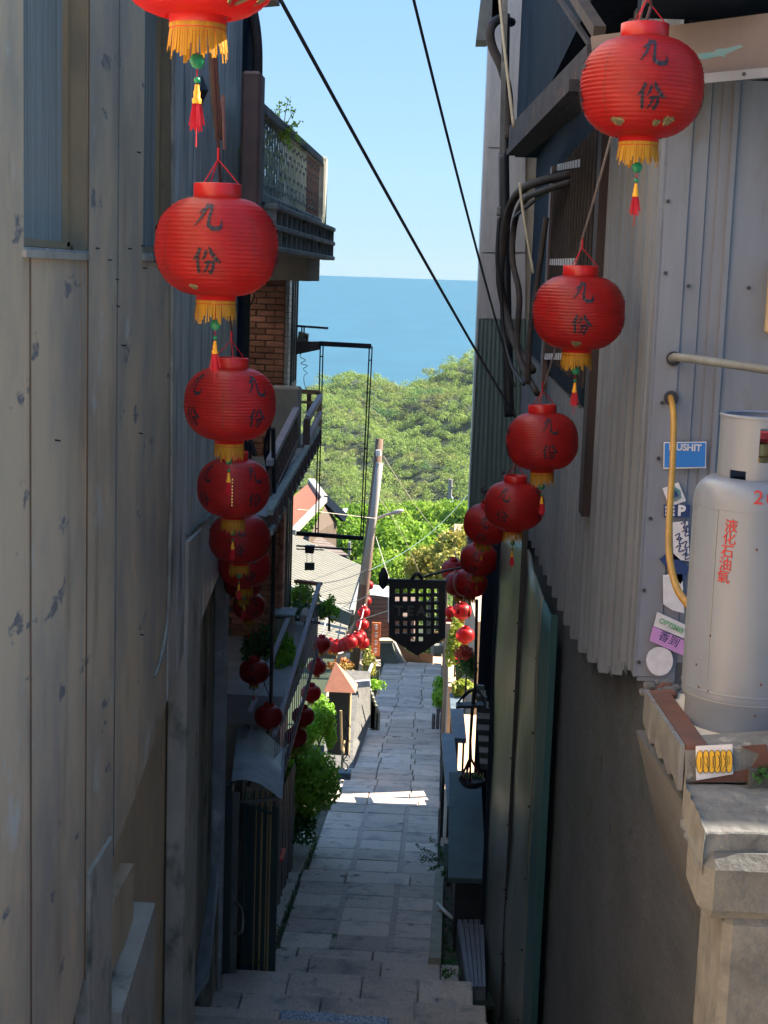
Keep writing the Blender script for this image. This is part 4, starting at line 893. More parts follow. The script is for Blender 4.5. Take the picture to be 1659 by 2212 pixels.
board('lane_barrier', 'nearer slate-blue barrier top board on black posts at the right lane edge', 954, 1583, 966, 1741, -6.0, .165, 'barrier')
board('lane_barrier', 'farther slate-blue barrier top board just below the striped awning', 971, 1496, 978, 1594, -6.32, .19, 'barrier')
fern = []
for (u, v, du, dv, Y_) in [(928, 1840, -28, -14, 16.6), (930, 1850, -24, 10, 16.5), (942, 1830, -14, -22, 16.8), (938, 1862, -10, 16, 16.4), (945, 1850, 6, -10, 16.6), (950, 1872, 4, 18, 16.3), (940, 1850, -30, 2, 16.5)]:
    p0, p1 = W(u+12, v+8, Y_), W(u+du, v+dv, Y_-.1)
    for t in np.linspace(0, 1, 14):
        q = p0.lerp(p1, t); fern += [tuple(q+Vector((RS.normal()*.008, RS.normal()*.02, RS.normal()*.014))) for _ in range(4)]
ft = thing('fern', 'dark green fern leaning over the right edge of the lane', 'plant', W(945, 1885, 16.5))
leafmesh('fronds', fern, .018, M_grass, ft, stretch=2.4)
lh_ = thing('lane_house', 'mostly hidden low pale house shading the lane from behind the climbers on the right', 'house', (2, 30, -9))
MB().prism([(.62, 27.6, -9), (.62, 43, -12.5), (.62, 43, -8.5), (.62, 27.6, -6.2)], (5, 2.3, 0)).build('wall', M_palecream, lh_)  # hidden block skewed and kept low to shade the lane but not the garland
pp_ = MB().prism([(.14, 23.45, -8.9), (.14, 28.2, -9.6), (.14, 28.2, -6.9), (.14, 23.45, -6.32)], (.12, 0, 0)); tag(pp_.build('shade_parapet', M_palecream), 'added cream parapet wall that shades the lane beside the sunlit patio', 'wall')  # added as a sun blocker so the lane stays shaded beside the patio
# patio: sunlit floor, wall, awning, hanging basket
tag(MB().box((.30, 18.6, -8.6), (4.5, 26, -7.5)).build('patio_floor', M_creamfloor), kind='structure')
pw = thing('cream_wall', 'sunlit cream wall block beside the right edge of the lane', 'wall', (.3, 22, -8))
MB().box((.1, 19.4, -8.6), (.30, 22.6, -7.42)).build('low_wall', M_palecream, pw)
MB().bbox((.1, 22.6, -8.8), (.32, 24.6, -7.7), .02).build('rubble_step', M_stone, pw)
aw = thing('striped_awning', 'black and white striped rolled awning hanging down the dark right wall', 'awning', W(1052, 1570, 17.4))
for i in range(15):
    v = 1480+i*12.2; ul = 1027+11*i/15; ur = 1046+15*min(1, i/5)
    a_, b_ = W(ul, v, 17.2), W(ur, v+2, 17.0)
    MB().prism([a_, b_, W(ur, v+12.5, 17.0), W(ul, v+10.5, 17.2)], (.0, .05, 0)).build('stripe', M_white if i % 2 else M_black, aw)
hb = thing('hanging_basket', 'black iron chandelier-like planter hanging on a long rod at the right', 'planter', W(1020, 1690, 16.6))
yh = 16.6
MB().tube([W(1030, 1295, yh), W(1028, 1400, yh), W(1026, 1500, yh)], .018, 7).build('rod', M_black, hb)
MB().tube([W(1026, 1490, yh), W(1020, 1535, yh), W(1016, 1600, yh), W(1016, 1640, yh)], [.03, .02, .016, .022], 7).build('stem', M_black, hb)
for (u, v) in ((988, 1520), (1000, 1508), (1045, 1508), (1048, 1522)): MB().tube(curve([W(1026, 1488, yh), W((1026+u)/2, 1496, yh), W(u, v, yh+RS.uniform(-.1, .1))], 4), .012, 6).build('crown_arm', M_black, hb)
MB().beam(W(985, 1524, yh), W(1050, 1522, yh), .16, .03).build('cross_plate', M_black, hb)
for (u, v) in ((996, 1680), (1016, 1690), (1040, 1682), (1004, 1686)): MB().tube([W(1016, 1636, yh), W(u, v, yh+RS.uniform(-.08, .08))], .014, 6).build('leg', mat('dark_red_iron', (.10, .015, .02), None, rough=.5), hb)
MB().lathe([(.02, -.10), (.10, -.07), (.155, 0), (.15, .015), (.09, -.03), (.02, -.04)], W(1019, 1685, yh), 20).build('dish', M_black, hb)
leafmesh('foliage', clump_pts(W(1022, 1678, yh), (.14, .14, .04), 260), .016, M_leafd, hb)
for i in range(8): MB().tube([W(1000+i*6, 1680+4*math.sin(i), yh-.1), W(1002+i*6, 1668+4*math.cos(i*2), yh-.1)], .005, 4).build('twig', mat('pale_twig', (.5, .45, .3), None), hb)
# potted flowers and climbing plants at right
shrub('climber', 'lime-green climbing plant cascading beside the far right lanterns', W(984, 1400, 24.5), (.16, .3, .55), 1500, .045, M_leafy)
shrub('climber', 'lime-green bush under the red flowers on the right', W(1003, 1487, 23.0), (.2, .25, .16), 600, .045, M_leafy)
shrub('flower_bush', 'dark bush with red flowers behind the hanging iron rod', W(1008, 1440, 22.2), (.16, .25, .32), 600, .04, M_leafd)
leafmesh('red_flowers', clump_pts(W(1005, 1412, 22.0), (.15, .2, .16), 240), .035, mat('red_flower', (.6, .05, .03), (.5, .1, .05), (9, 9, 9), .6, trans=.3), bpy.data.objects['flower_bush'])
shrub('kerb_bush', 'dark green bush on the lane edge before the cream columns', W(948, 1485, 33), (.17, .5, .28), 500, .05, M_leaf)
shrub('kerb_bush', 'lower green bush by the stone post at the right lane edge', W(951, 1510, 31), (.18, .3, .22), 500, .05, M_leaf)
for i, (u, Y_) in enumerate(((962, 29), (971, 31), (957, 35), (985, 28.4))):
    lab = ['sunlit cream column on the right lane edge behind the barriers', 'slim sunlit cream column just right of the first', 'distant narrow cream column beside the dark bush', 'brown shaded column right of the sunlit columns'][i]
    p = W(u, 1500, Y_); tag(MB().bbox((p.x-.05, Y_-.05, pathz(Y_)-.3), (p.x+.055, Y_+.07, W(u, 1345+i*6, Y_).z), .01).build('cream_column', M_brownwall if i == 3 else M_palecream), lab, 'column')
cb = thing('ledge_sign', 'small brown sign box on the cream columns under the black lattice sign', 'sign', W(950, 1400, 30))
MB().bbox(W(936, 1412, 30), W(958, 1390, 30.2), .01).build('box', M_gutter, cb); MB().box(W(931, 1384, 30.0), W(937, 1408, 30.2)).build('white_side', M_rooftrim, cb)
lp = thing('stone_post_group', 'pale rough stone posts at the right lane edge below the bushes', 'posts', W(945, 1545, 30))
for i in range(4): p = W(937+i*9, 1548, 29.5); MB().bbox(p+Vector((-.035, -.05, -.25)), p+Vector((.035, .05, .06+.12*(i == 1))), .015).build('post', M_stone, lp)

# ------------------------------------------------------------------ cylinder ledge
lgd = thing('stone_ledge', 'rough stone ledge with rusty rim on the right carrying the gas cylinder', 'ledge', (1.0, 3.9, -2.8))
zt = -1.13
def onz(u, v, z): d = ray(u, v); return d*(z/d.z)
tcorn = [onz(1482, 1618, zt), onz(1900, 1600, zt), onz(1900, 1490, zt), onz(1402, 1500, zt)]
MB().prism([(p.x, p.y, zt) for p in tcorn], (0, 0, -.02)).build('top_sheet', M_conc, lgd)
x0 = tcorn[0].x; y0 = tcorn[0].y+.05
e0, e1 = onz(1482, 1620, zt+.004), onz(1402, 1500, zt+.004)
ww = .055
MB().prism([e0, e0+Vector((ww, 0, 0)), e1+Vector((ww, 0, 0)), e1], (0, 0, .012)).build('oxide_rim', M_oxide, lgd)
# glazed tile strip on the lane side
n = 4
for i in range(n):
    a = e0.lerp(e1, i/n+.01); b_ = e0.lerp(e1, (i+1)/n-.01)
    MB().prism([a+Vector((-.002, 0, .012)), b_+Vector((-.002, 0, .012)), b_+Vector((-.002, 0, -.075)), a+Vector((-.002, 0, -.105))], (-.012, 0, 0)).build('edge_tile', M_tilestrip, lgd)
fy = e0.y-.005
def fpt(u, v, Y_): return W(u, v, Y_)
yq = fy
MB().prism([fpt(1481, 1622, yq), fpt(1740, 1605, yq), fpt(1740, 1690, yq), fpt(1481, 1690, yq)], (0, .12, 0)).build('front_block', M_lichen, lgd)
MB().prism([fpt(1600, 1612, yq-.004), fpt(1655, 1608, yq-.004), fpt(1665, 1660, yq-.004), fpt(1640, 1688, yq-.004), fpt(1490, 1690, yq-.004), fpt(1570, 1672, yq-.004), fpt(1622, 1660, yq-.004), fpt(1642, 1630, yq-.004)], (0, .003, 0)).build('oxide_smear', M_oxide, lgd)
zs = fpt(1500, 1690, yq).z
s1, s2, s3, s4 = onz(1478, 1692, zs), onz(1800, 1692, zs), onz(1800, 1798, zs), onz(1520, 1798, zs)
b = MB(); nx_, ny_ = 16, 10
for j in range(ny_+1):
    for i in range(nx_+1):
        p = s1.lerp(s2, i/nx_).lerp(s4.lerp(s3, i/nx_), j/ny_); b.v.append((p.x+(RS.normal()*.002), p.y, p.z+RS.normal()*.0010))
b.v += [(x, y_, z_-.085) for x, y_, z_ in b.v]
K = (nx_+1)*(ny_+1)
for j in range(ny_):
    for i in range(nx_): a = j*(nx_+1)+i; b.f += [(a, a+1, a+nx_+2, a+nx_+1), (K+a, K+a+nx_+1, K+a+nx_+2, K+a+1)]
for i in range(nx_): a = ny_*(nx_+1)+i; b.f += [(a, a+1, K+a+1, K+a), (i+1, i, K+i, K+i+1)]
for j in range(ny_): a = j*(nx_+1); b.f += [(a+nx_+1, a, K+a, K+a+nx_+1), (a+nx_, a+2*nx_+1, K+a+2*nx_+1, K+a+nx_)]
o = b.build('slab', M_lichen, lgd); bv = o.modifiers.new('b', 'BEVEL'); bv.width = .012; bv.segments = 3; bv.angle_limit = R(50)
MB().bbox((s4.x-.004, s4.y-.03, zs-.20), (s3.x, s4.y+.2, zs-.045), .03).build('rough_lip', M_stone, lgd)
pxl = W(1572, 1900, s4.y-.02).x
MB().bbox((pxl, s4.y-.015, -5.6), (s3.x, s4.y+.3, zs-.19), .02).build('pilaster', M_stone, lgd)
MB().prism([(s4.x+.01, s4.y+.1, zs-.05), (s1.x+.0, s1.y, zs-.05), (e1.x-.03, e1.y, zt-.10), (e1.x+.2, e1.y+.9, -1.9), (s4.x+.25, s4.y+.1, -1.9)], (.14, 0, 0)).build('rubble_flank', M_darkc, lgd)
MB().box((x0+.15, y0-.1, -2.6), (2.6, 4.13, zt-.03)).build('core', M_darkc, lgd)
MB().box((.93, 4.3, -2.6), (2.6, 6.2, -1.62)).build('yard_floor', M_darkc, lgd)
for i in range(14):
    p = onz(1400+RS.uniform(-10, 60), 1495+RS.uniform(-12, 12), zt); MB().bbox(p+Vector((-.018, -.02, 0)), p+Vector((RS.uniform(0, .025), .02, RS.uniform(.008, .022))), .006).build('rubble', M_oxide if i % 3 == 0 else M_darkc, lgd)
lf = leafmesh('weed', clump_pts(W(1656, 1672, yq-.03), (.03, .03, .025), 80), .009, M_grass); tag(lf, 'little green weed at the right end of the amber-stickered ledge', 'plant')
# sticker on the ledge
stk = thing('amber_sticker', 'amber bubble-letter graffiti sticker on the front of the stone ledge', 'sticker', fpt(1543, 1685, yq-.01))
MB().prism([fpt(1503, 1612, yq-.008), fpt(1582, 1608, yq-.008), fpt(1584, 1672, yq-.008), fpt(1504, 1686, yq-.008)], (0, .002, 0)).build('paper', M_white, stk)
def blob(pts, Y_, m_, nm, par, off=.002): MB().prism([fpt(u, v, Y_) for u, v in pts], (0, off, 0)).build(nm, m_, par)
for i in range(6):
    c = 1512+i*12.6; P = [(c+8.5*math.cos(a), 1646-1.0*i*.3+25*math.sin(a)) for a in np.linspace(0, 2*math.pi, 15)[:-1]]
    blob([(min(u, 1582), v) for u, v in P], yq-.011-.0005*i, M_yelstk, 'bubble_letter', stk)
    MB().tube([fpt(min(u, 1582), v, yq-.0125-.0005*i) for u, v in P+P[:1]], .0007, 4).build('outline', M_black, stk)
ctr = [[(1513, 1636), (1513, 1660)], [(1524, 1634), (1531, 1646), (1524, 1650), (1530, 1662)], [(1540, 1634), (1540, 1660)], [(1550, 1630), (1556, 1646), (1550, 1662)], [(1562, 1630), (1568, 1648), (1561, 1664)], [(1575, 1632), (1575, 1652)]]
for s_ in ctr: MB().tube([fpt(u, v, yq-.0165) for u, v in s_], .0007, 4).build('stroke', M_black, stk)
# gas cylinder
CY = Vector(tuple(W(1601, 1600, 3.98))); CY.z = zt
gc = thing('gas_cylinder', 'grey LPG gas cylinder with red Chinese lettering standing on the stone ledge', 'gas cylinder', CY)
s_ = 3.98/3.8; RC = .165; H = .60
def lz(v): return W(1612, v, 3.98-RC).z-zt
zs_ = {k: lz(k) for k in (1565, 1520, 1100, 1085, 1045, 1030, 908)}
prof = [(RC*.93, 0.0), (RC*.93, .055), (RC*.985, .075), (RC, .095), (RC, zs_[1100])]
for a in np.linspace(0, 1, 9)[1:]: prof.append((RC*(1-.36*(1-math.cos(a*math.pi/2))), zs_[1100]+(zs_[1045]-zs_[1100])*math.sin(a*math.pi/2)))
MB().lathe(prof, CY, 64).build('body', M_cyl, gc, smooth=True)
MB().lathe([(RC*1.004, .10), (RC*1.012, .104), (RC*1.004, .108)], CY, 64).build('weld_bead', M_cyl, gc, smooth=True)
MB().lathe([(RC*1.002, zs_[1085]-.03), (RC*1.008, zs_[1085]-.027), (RC*1.002, zs_[1085]-.024)], CY, 64).build('weld_bead', M_cyl, gc, smooth=True)
# collar with cut-outs
b = MB(); N_ = 72; zc0, zc1 = zs_[1045]-.015, zs_[908]; rc = RC*.66; lev = np.linspace(zc0, zc1, 15)
def hole(k, j):
    ang = 360*(k+.5)/N_; zz = (lev[j]+lev[j+1])/2
    return (214 < ang < 240 and zz < zc0+.032) or (255 < ang < 290 and zc0+.06 < zz < zc1-.03) or (90 < ang < 150 and zc0+.05 < zz < zc1-.04)
for r0_ in (rc, rc-.004):
    for z_ in lev:
        for k in range(N_): a = 2*math.pi*k/N_; b.v.append((CY.x+r0_*math.cos(a), CY.y+r0_*math.sin(a), CY.z+z_))
for j in range(14):
    for k in range(N_):
        if hole(k, j): continue
        a = j*N_+k; c = j*N_+(k+1) % N_; b.f.append((a, c, c+N_, a+N_)); o_ = 15*N_; b.f.append((o_+a+N_, o_+c+N_, o_+c, o_+a))
b.build('collar', M_cyl, gc, smooth=True)
MB().lathe([(rc+.002, zc1-.004), (rc+.004, zc1), (rc-.002, zc1+.005), (rc-.007, zc1)], CY, 48).build('collar_rim', M_cyl, gc, smooth=True)
vv = MB().lathe([(.016, zs_[1045]-.01), (.016, zs_[1045]+.05), (.022, zs_[1045]+.055), (.022, zs_[1045]+.085), (.008, zs_[1045]+.09)], CY, 16, cap=True).build('valve', M_gold, gc)
MB().lathe([(.03, zs_[1045]+.09), (.034, zs_[1045]+.1), (.03, zs_[1045]+.115)], CY, 20, cap=True).build('valve_wheel', M_redpaint, gc)
def wrap_text(s, size, ang, z, r_, m_, nm, par, sx=1., sl=0., bold=.006):
    me = text_mesh(s, size, m_, nm, bold*size/.05*.06)
    co = np.empty(len(me.vertices)*3); me.vertices.foreach_get('co', co); co = co.reshape(-1, 3)
    th = ang+co[:, 0]*sx/r_; rr = r_+.0012+co[:, 2]*.3; z_ = z+co[:, 1]+co[:, 0]*sl
    out = np.stack([CY.x+rr*np.cos(th), CY.y+rr*np.sin(th), CY.z+z_], 1)-np.array(tuple(CY))
    me.vertices.foreach_set('co', out.astype(np.float32).ravel()); me.update()
    return link(nm, me, par, (0, 0, 0))
dirc = math.atan2(-CY.y, -CY.x)
MB().lathe([(RC*.996, .082), (RC*.975, .088), (RC*.996, .094)], CY, 64).build('foot_groove', M_greypipe, gc, smooth=True)
for k in range(9):
    a = dirc+RS.uniform(-.9, .5); zz = RS.uniform(.06, .5); p = CY+Vector(((RC+.0008)*math.cos(a), (RC+.0008)*math.sin(a), zz)); MB().bbox(p-Vector((.0025, .001, .003)), p+Vector((.0025, .001, .003)), .001).build('rust_chip', M_oxide, gc)
for i, ch in enumerate('液化石油氣'):
    v = 1143+i*28.0; wrap_text(ch, .036, dirc-.38-.018*i, lz(v), RC, M_redpaint, 'lettering', gc, sx=1.0, sl=0)
for ch, a, v in (('2', .0, 1076), ('0', .19, 1076)): wrap_text(ch, .050, dirc+a, lz(v), RC*.985, M_redpaint, 'lettering', gc)
# seam line and panel line
MB().tube([CY+Vector(((RC+.0005)*math.cos(dirc-.62), (RC+.0005)*math.sin(dirc-.62), z_)) for z_ in (.13, zs_[1085]-.03)], .0012, 4).build('seam', M_greypipe, gc)
# hose and gas pipe
pipe('yellow_hose', 'yellow gas hose running down the corner wall behind the cylinder', [W(1449, 858, 6.2), W(1455, 900, 6.05), W(1453, 1000, 5.9), W(1446, 1120, 5.6), W(1446, 1200, 5.3), W(1462, 1270, 5.0), W(1490, 1310, 4.7)], .0125, M_hose, 10, 'hose')
pipe('wall_pipe', 'grey pipe leaving the corner wall and running to the right edge', [W(1452, 775, 6.22), W(1462, 772, 6.14), W(1500, 776, 6.08), W(1600, 790, 6.0), W(1720, 808, 5.9)], .018, M_greypipe, 10)
for (u, v) in ((1450, 860), (1455, 775)): tag(MB().tube([W(u, v, 6.21), W(u, v, 6.23)], .03, 12).build('hole_grommet', M_rustbeam), 'rusty grommet where the '+('yellow hose' if v > 800 else 'grey pipe')+' leaves the corner wall', 'grommet')
fm = MB().bbox(W(1649, 720, 6.2), W(1700, 560, 6.15), .01); tag(fm.build('tan_board', M_tanframe), 'tan board edge showing at the right border beside the corner wall', 'board')
# stickers on the corner wall
ys_ = 6.205
def sticker(label, pts, m_, cat='sticker'):
    t_ = thing('wall_sticker', label, cat, W(pts[0][0], pts[0][1], ys_)); MB().prism([W(u, v, ys_) for u, v in pts], (0, .003, 0)).build('paper', m_, t_); return t_
def txt(par, s, size, u, v, m_, rot=0., shear=0., bold=.0):
    me = text_mesh(s, size, m_, 'lettering', bold, .0008); p = W(u, v, ys_-.004)-wloc(par)
    o = link('lettering', me, par, p); o.rotation_euler = (R(90), rot, 0); return o
sb_ = sticker('blue sticker with white border and slanted white lettering, left of the cylinder collar', [(1434, 955), (1526, 954), (1525, 1011), (1433, 1013)], M_white)
MB().prism([W(u, v, ys_-.002) for u, v in [(1436, 957.5), (1524, 956.5), (1523, 1008.5), (1435, 1010)]], (0, .002, 0)).build('blue_field', M_blue, sb_)
txt(sb_, 'NUSHIT', .037, 1480, 967, M_white, 0, 0, .0012)
s2_ = sticker('tilted pale sticker with a blue blotch under the blue lettered sticker', [(1431, 1055), (1466, 1042), (1482, 1082), (1446, 1095)], M_white)
blob([(1443, 1060), (1456, 1050), (1470, 1060), (1472, 1076), (1458, 1084), (1444, 1074)], ys_-.004, M_turq, 'blotch', s2_)
blob([(1450, 1062), (1462, 1060), (1466, 1072), (1452, 1076)], ys_-.006, M_navy, 'blotch', s2_)
s3_ = sticker('black sticker with bold white letter P beside the hose', [(1434, 1090), (1490, 1090), (1490, 1118), (1434, 1118)], M_navy)
txt(s3_, 'P', .058, 1472, 1104, M_white, 0, 0, .003)
for v in (1096, 1104, 1112): blob([(1437, v-2.4), (1457, v-2.4), (1457, v+2.4), (1437, v+2.4)], ys_-.004, M_white, 'bar', s3_)
s4_ = sticker('black and white scribbled sticker behind the left edge of the cylinder', [(1453, 1128), (1486, 1126), (1490, 1212), (1455, 1208)], M_white)
for i in range(9):
    u0 = 1456+RS.uniform(0, 20); v0 = 1132+i*8.4; MB().tube(curve([W(u0, v0, ys_-.003), W(u0+10, v0-5, ys_-.003), W(u0+6, v0+9, ys_-.003), W(u0+16, v0+6, ys_-.003)], 4), .0022, 5).build('scribble', M_navy, s4_)
s5_ = sticker('dark navy tilted sticker behind the yellow hose', [(1424, 1208), (1449, 1190), (1490, 1228), (1470, 1262)], M_navy)
s6_ = sticker('peeling off-white sticker under the navy one', [(1432, 1242), (1474, 1240), (1478, 1325), (1452, 1318), (1433, 1305)], M_white)
s7_ = sticker('green and pink lettered sticker with Chinese characters left of the cylinder foot', [(1420, 1322), (1486, 1352), (1484, 1382), (1412, 1352)], M_white)
txt(s7_, 'OPTIMIS', .030, 1450, 1352, M_green, R(24), 0, .0012)
blob([(1411, 1353), (1484, 1386), (1480, 1418), (1403, 1384)], ys_-.003, M_pink, 'pink_band', s7_)
txt(s7_, '香到', .045, 1445, 1382, M_navy, R(24))
P = [(1425+29*math.cos(a), 1427+33*math.sin(a)*(1 if math.sin(a) > -.6 else .9)) for a in np.linspace(0, 2*math.pi, 21)[:-1]]
sticker('round whitish blank sticker at the bottom of the sticker column', P, M_white)
# ------------------------------------------------------------------ overhead cables
def cable(label, a, b_, r, s_=0, name='overhead_cable', m_=None):
    return tag(MB().tube(sag(a, b_, s_), r, 6).build(name, m_ or M_cable), label, 'cable')
cable('thicker black cable crossing the sky diagonally down to the right house', W(598, -15, 6.5), W(1116, 905, 12.5), .0095, .03)
cable('thinner black cable dropping steeply across the sky to the right house', W(890, -15, 7.5), W(1112, 835, 12.5), .0078, .05)
tag(MB().tube([W(590, 925, 12.6), W(592, 1100, 12.9), W(589, 1300, 13.3), W(585, 1520, 14.3)], .019, 7).build('vertical_cable', M_black), 'thick black vertical cable beside the column of left lanterns', 'cable')
b = MB()
for i in range(7):
    o_ = RS.uniform(-1, 1, 8)*5; b.tube(curve([W(583+o_[0], 915, 12.9), W(576+o_[1], 960, 12.9), W(580+o_[2], 1010, 12.9), W(586+o_[3], 1060, 12.9), W(583+o_[4], 1120, 12.9)], 5), .008, 5)
tag(b.build('cable_tangle', M_cable), 'tangle of thin dark wires hanging left of the lower balcony', 'cable')
tag(MB().bbox(W(548, 1040, 13.2), W(575, 1015, 13.5), .01).build('meter_box', M_greypipe), 'grey meter box half hidden behind the left lanterns', 'box')
b = MB(); b.tube([W(533, 955, 13.0), W(536, 1010, 13.0)], .035, 7); b.tube([W(540, 950, 13.0), W(552, 985, 13.0)], .02, 7)
tag(b.build('black_pipe_stub', M_black), 'two short black pipe stubs showing below the second left lantern', 'pipe')
tag(MB().tube([W(545, 620, 13.0), W(550, 640, 13.0), W(538, 665, 13.0)], .006, 5).build('thin_wire', M_cable), 'short thin wire curling from the first left lantern to the brick wall', 'wire')
for (a, b_, m_, s_, lab) in [((650, 1262, 20), (800, 1225, 34), M_cable, .1, 'dark string-light wire sagging over the pale roof'),
    ((706, 1300, 24), (800, 1282, 34), M_cable, .1, 'second dark string-light wire below the first over the pale roof'),
    ((642, 1100, 30), (812, 1120, 33), M_palepipe, .0, 'pale wire rising from the orange roof to the leaning pole'),
    ((828, 985, 34), (975, 1180, 60), M_palepipe, .2, 'pale wire running down right from the leaning pole'),
    ((805, 1060, 34), (905, 1235, 44), M_palepipe, -.2, 'beige wire curving from the leaning pole towards the lattice sign'),
    ((790, 1235, 33), (1010, 1068, 50), mat('green_wire', (.10, .17, .15), None, rough=.5), .3, 'greenish wire climbing right past the distant pole'),
    ((812, 1160, 33), (843, 1258, 22), M_palepipe, 0, 'beige stay wire ending at the corner of the lattice sign'),
    ((775, 1340, 30), (842, 1318, 26), M_palepipe, 0, 'beige wire reaching the left side of the lattice sign')]:
    cable(lab, W(*a), W(*b_), .008 if m_ is not M_cable else .007, s_, m_=m_)
rp = thing('rope_light', 'white rope cord running through the mid-lane lanterns from canopy to pole', 'rope', W(610, 1640, 17.6))
MB().tube(sag(W(612, 1635, 17.6), W(706, 1335, 24.5), .05), .011, 6).build('rope', mat('white_rope', (.62, .56, .58), (.45, .4, .42), (30, 30, 30), .8), rp)
MB().tube(sag(W(768, 1392, 29.6), W(798, 1258, 36), .05), .012, 6).build('rope', MATS['white_rope'], rp)
MB().tube(sag(W(730, 1412, 27.6), W(772, 1385, 29.8), .05), .012, 6).build('rope', MATS['white_rope'], rp)

# ------------------------------------------------------------------ black lattice sign
ts = thing('lattice_tea_sign', 'black perforated shield-shaped metal sign reading TEA hanging over the lane', 'sign', W(900, 1415, 15.5))
yt = 15.5; tw_ = .0
cs = 17.7
def tq(u, v): return W(u, v, yt)
b = MB(); cols = 7; u0, v0 = 841, 1257; Wd, Hh = 121, 0
def inside(u, v):
    top = v >= 1256
    if v <= 1377: return 840 <= u <= 962
    t = (v-1377)/(1416-1377); return 840+60*t <= u <= 962-60*t
n = 8; step = 16.9
hx = [858+i*17.0 for i in range(6)]; hy = [1277+j*17.3 for j in range(8)]
filled = {(0, 2), (1, 2), (2, 2), (3, 2), (0, 3), (2, 3), (3, 3)}
parts = []
xsg = sorted(set([840.]+[h-4.6 for h in hx]+[h+4.6 for h in hx]+[962.])); ysg = sorted(set([1256.]+[h-5 for h in hy[:7]]+[h+5 for h in hy[:7]]+[1416.]))
def clipcell(ua, ub, va, vb):
    poly = [(ua, va), (ub, va), (ub, vb), (ua, vb)]
    def clip(P, f):
        out = []
        for i in range(len(P)):
            a, c = P[i], P[(i+1) % len(P)]; fa, fc = f(a), f(c)
            if fa >= 0: out.append(a)
            if fa*fc < 0: t = fa/(fa-fc); out.append((a[0]+(c[0]-a[0])*t, a[1]+(c[1]-a[1])*t))
        return out
    poly = clip(poly, lambda p: (p[0]-840)*39-(p[1]-1377)*60) if poly else poly
    poly = clip(poly, lambda p: (962-p[0])*39-(p[1]-1377)*60) if poly else poly
    return poly
for i in range(len(xsg)-1):
    for j in range(len(ysg)-1):
        um, vm = (xsg[i]+xsg[i+1])/2, (ysg[j]+ysg[j+1])/2
        hi = [k for k in range(6) if abs(hx[k]-um) < 1]; hj = [k for k in range(7) if abs(hy[k]-vm) < 1]
        if hi and hj and (hi[0], hj[0]) not in filled and not (hj[0] == 6 and hi[0] not in (2, 3)): continue
        P = clipcell(xsg[i], xsg[i+1], ysg[j], ysg[j+1])
        if len(P) >= 3: b.prism([tq(u, v) for u, v in P], (0, .025, 0))
b.build('lattice_plate', M_black, ts)
for (u, w_) in ((862, 0), (886, 1), (910, 2)):
    me = text_mesh('TEA'[w_], .145, mat('dim_letter', (.17, .17, .16), None, rough=.5), 'letter', .002, .003)
    o = link('letter', me, ts, tq(u, 1320)-wloc(ts)-Vector((0, .01, 0))); o.rotation_euler = (R(90), 0, 0)
MB().beam(tq(835, 1255), tq(965, 1259), .03, .05).build('top_bar', M_black, ts)
MB().lathe([(.01, -.1), (.045, -.06), (.05, .05), (.02, .12)], tq(828, 1252), 12).build('finial', M_black, ts)
MB().tube(curve([tq(888, 1254), tq(896, 1242), tq(904, 1240), tq(912, 1252)], 4), .02, 6).build('ring', M_black, ts)
MB().tube([tq(912, 1247), W(966, 1232, 16.2), W(1020, 1222, 17.9)], .012, 6).build('arm', M_black, ts)

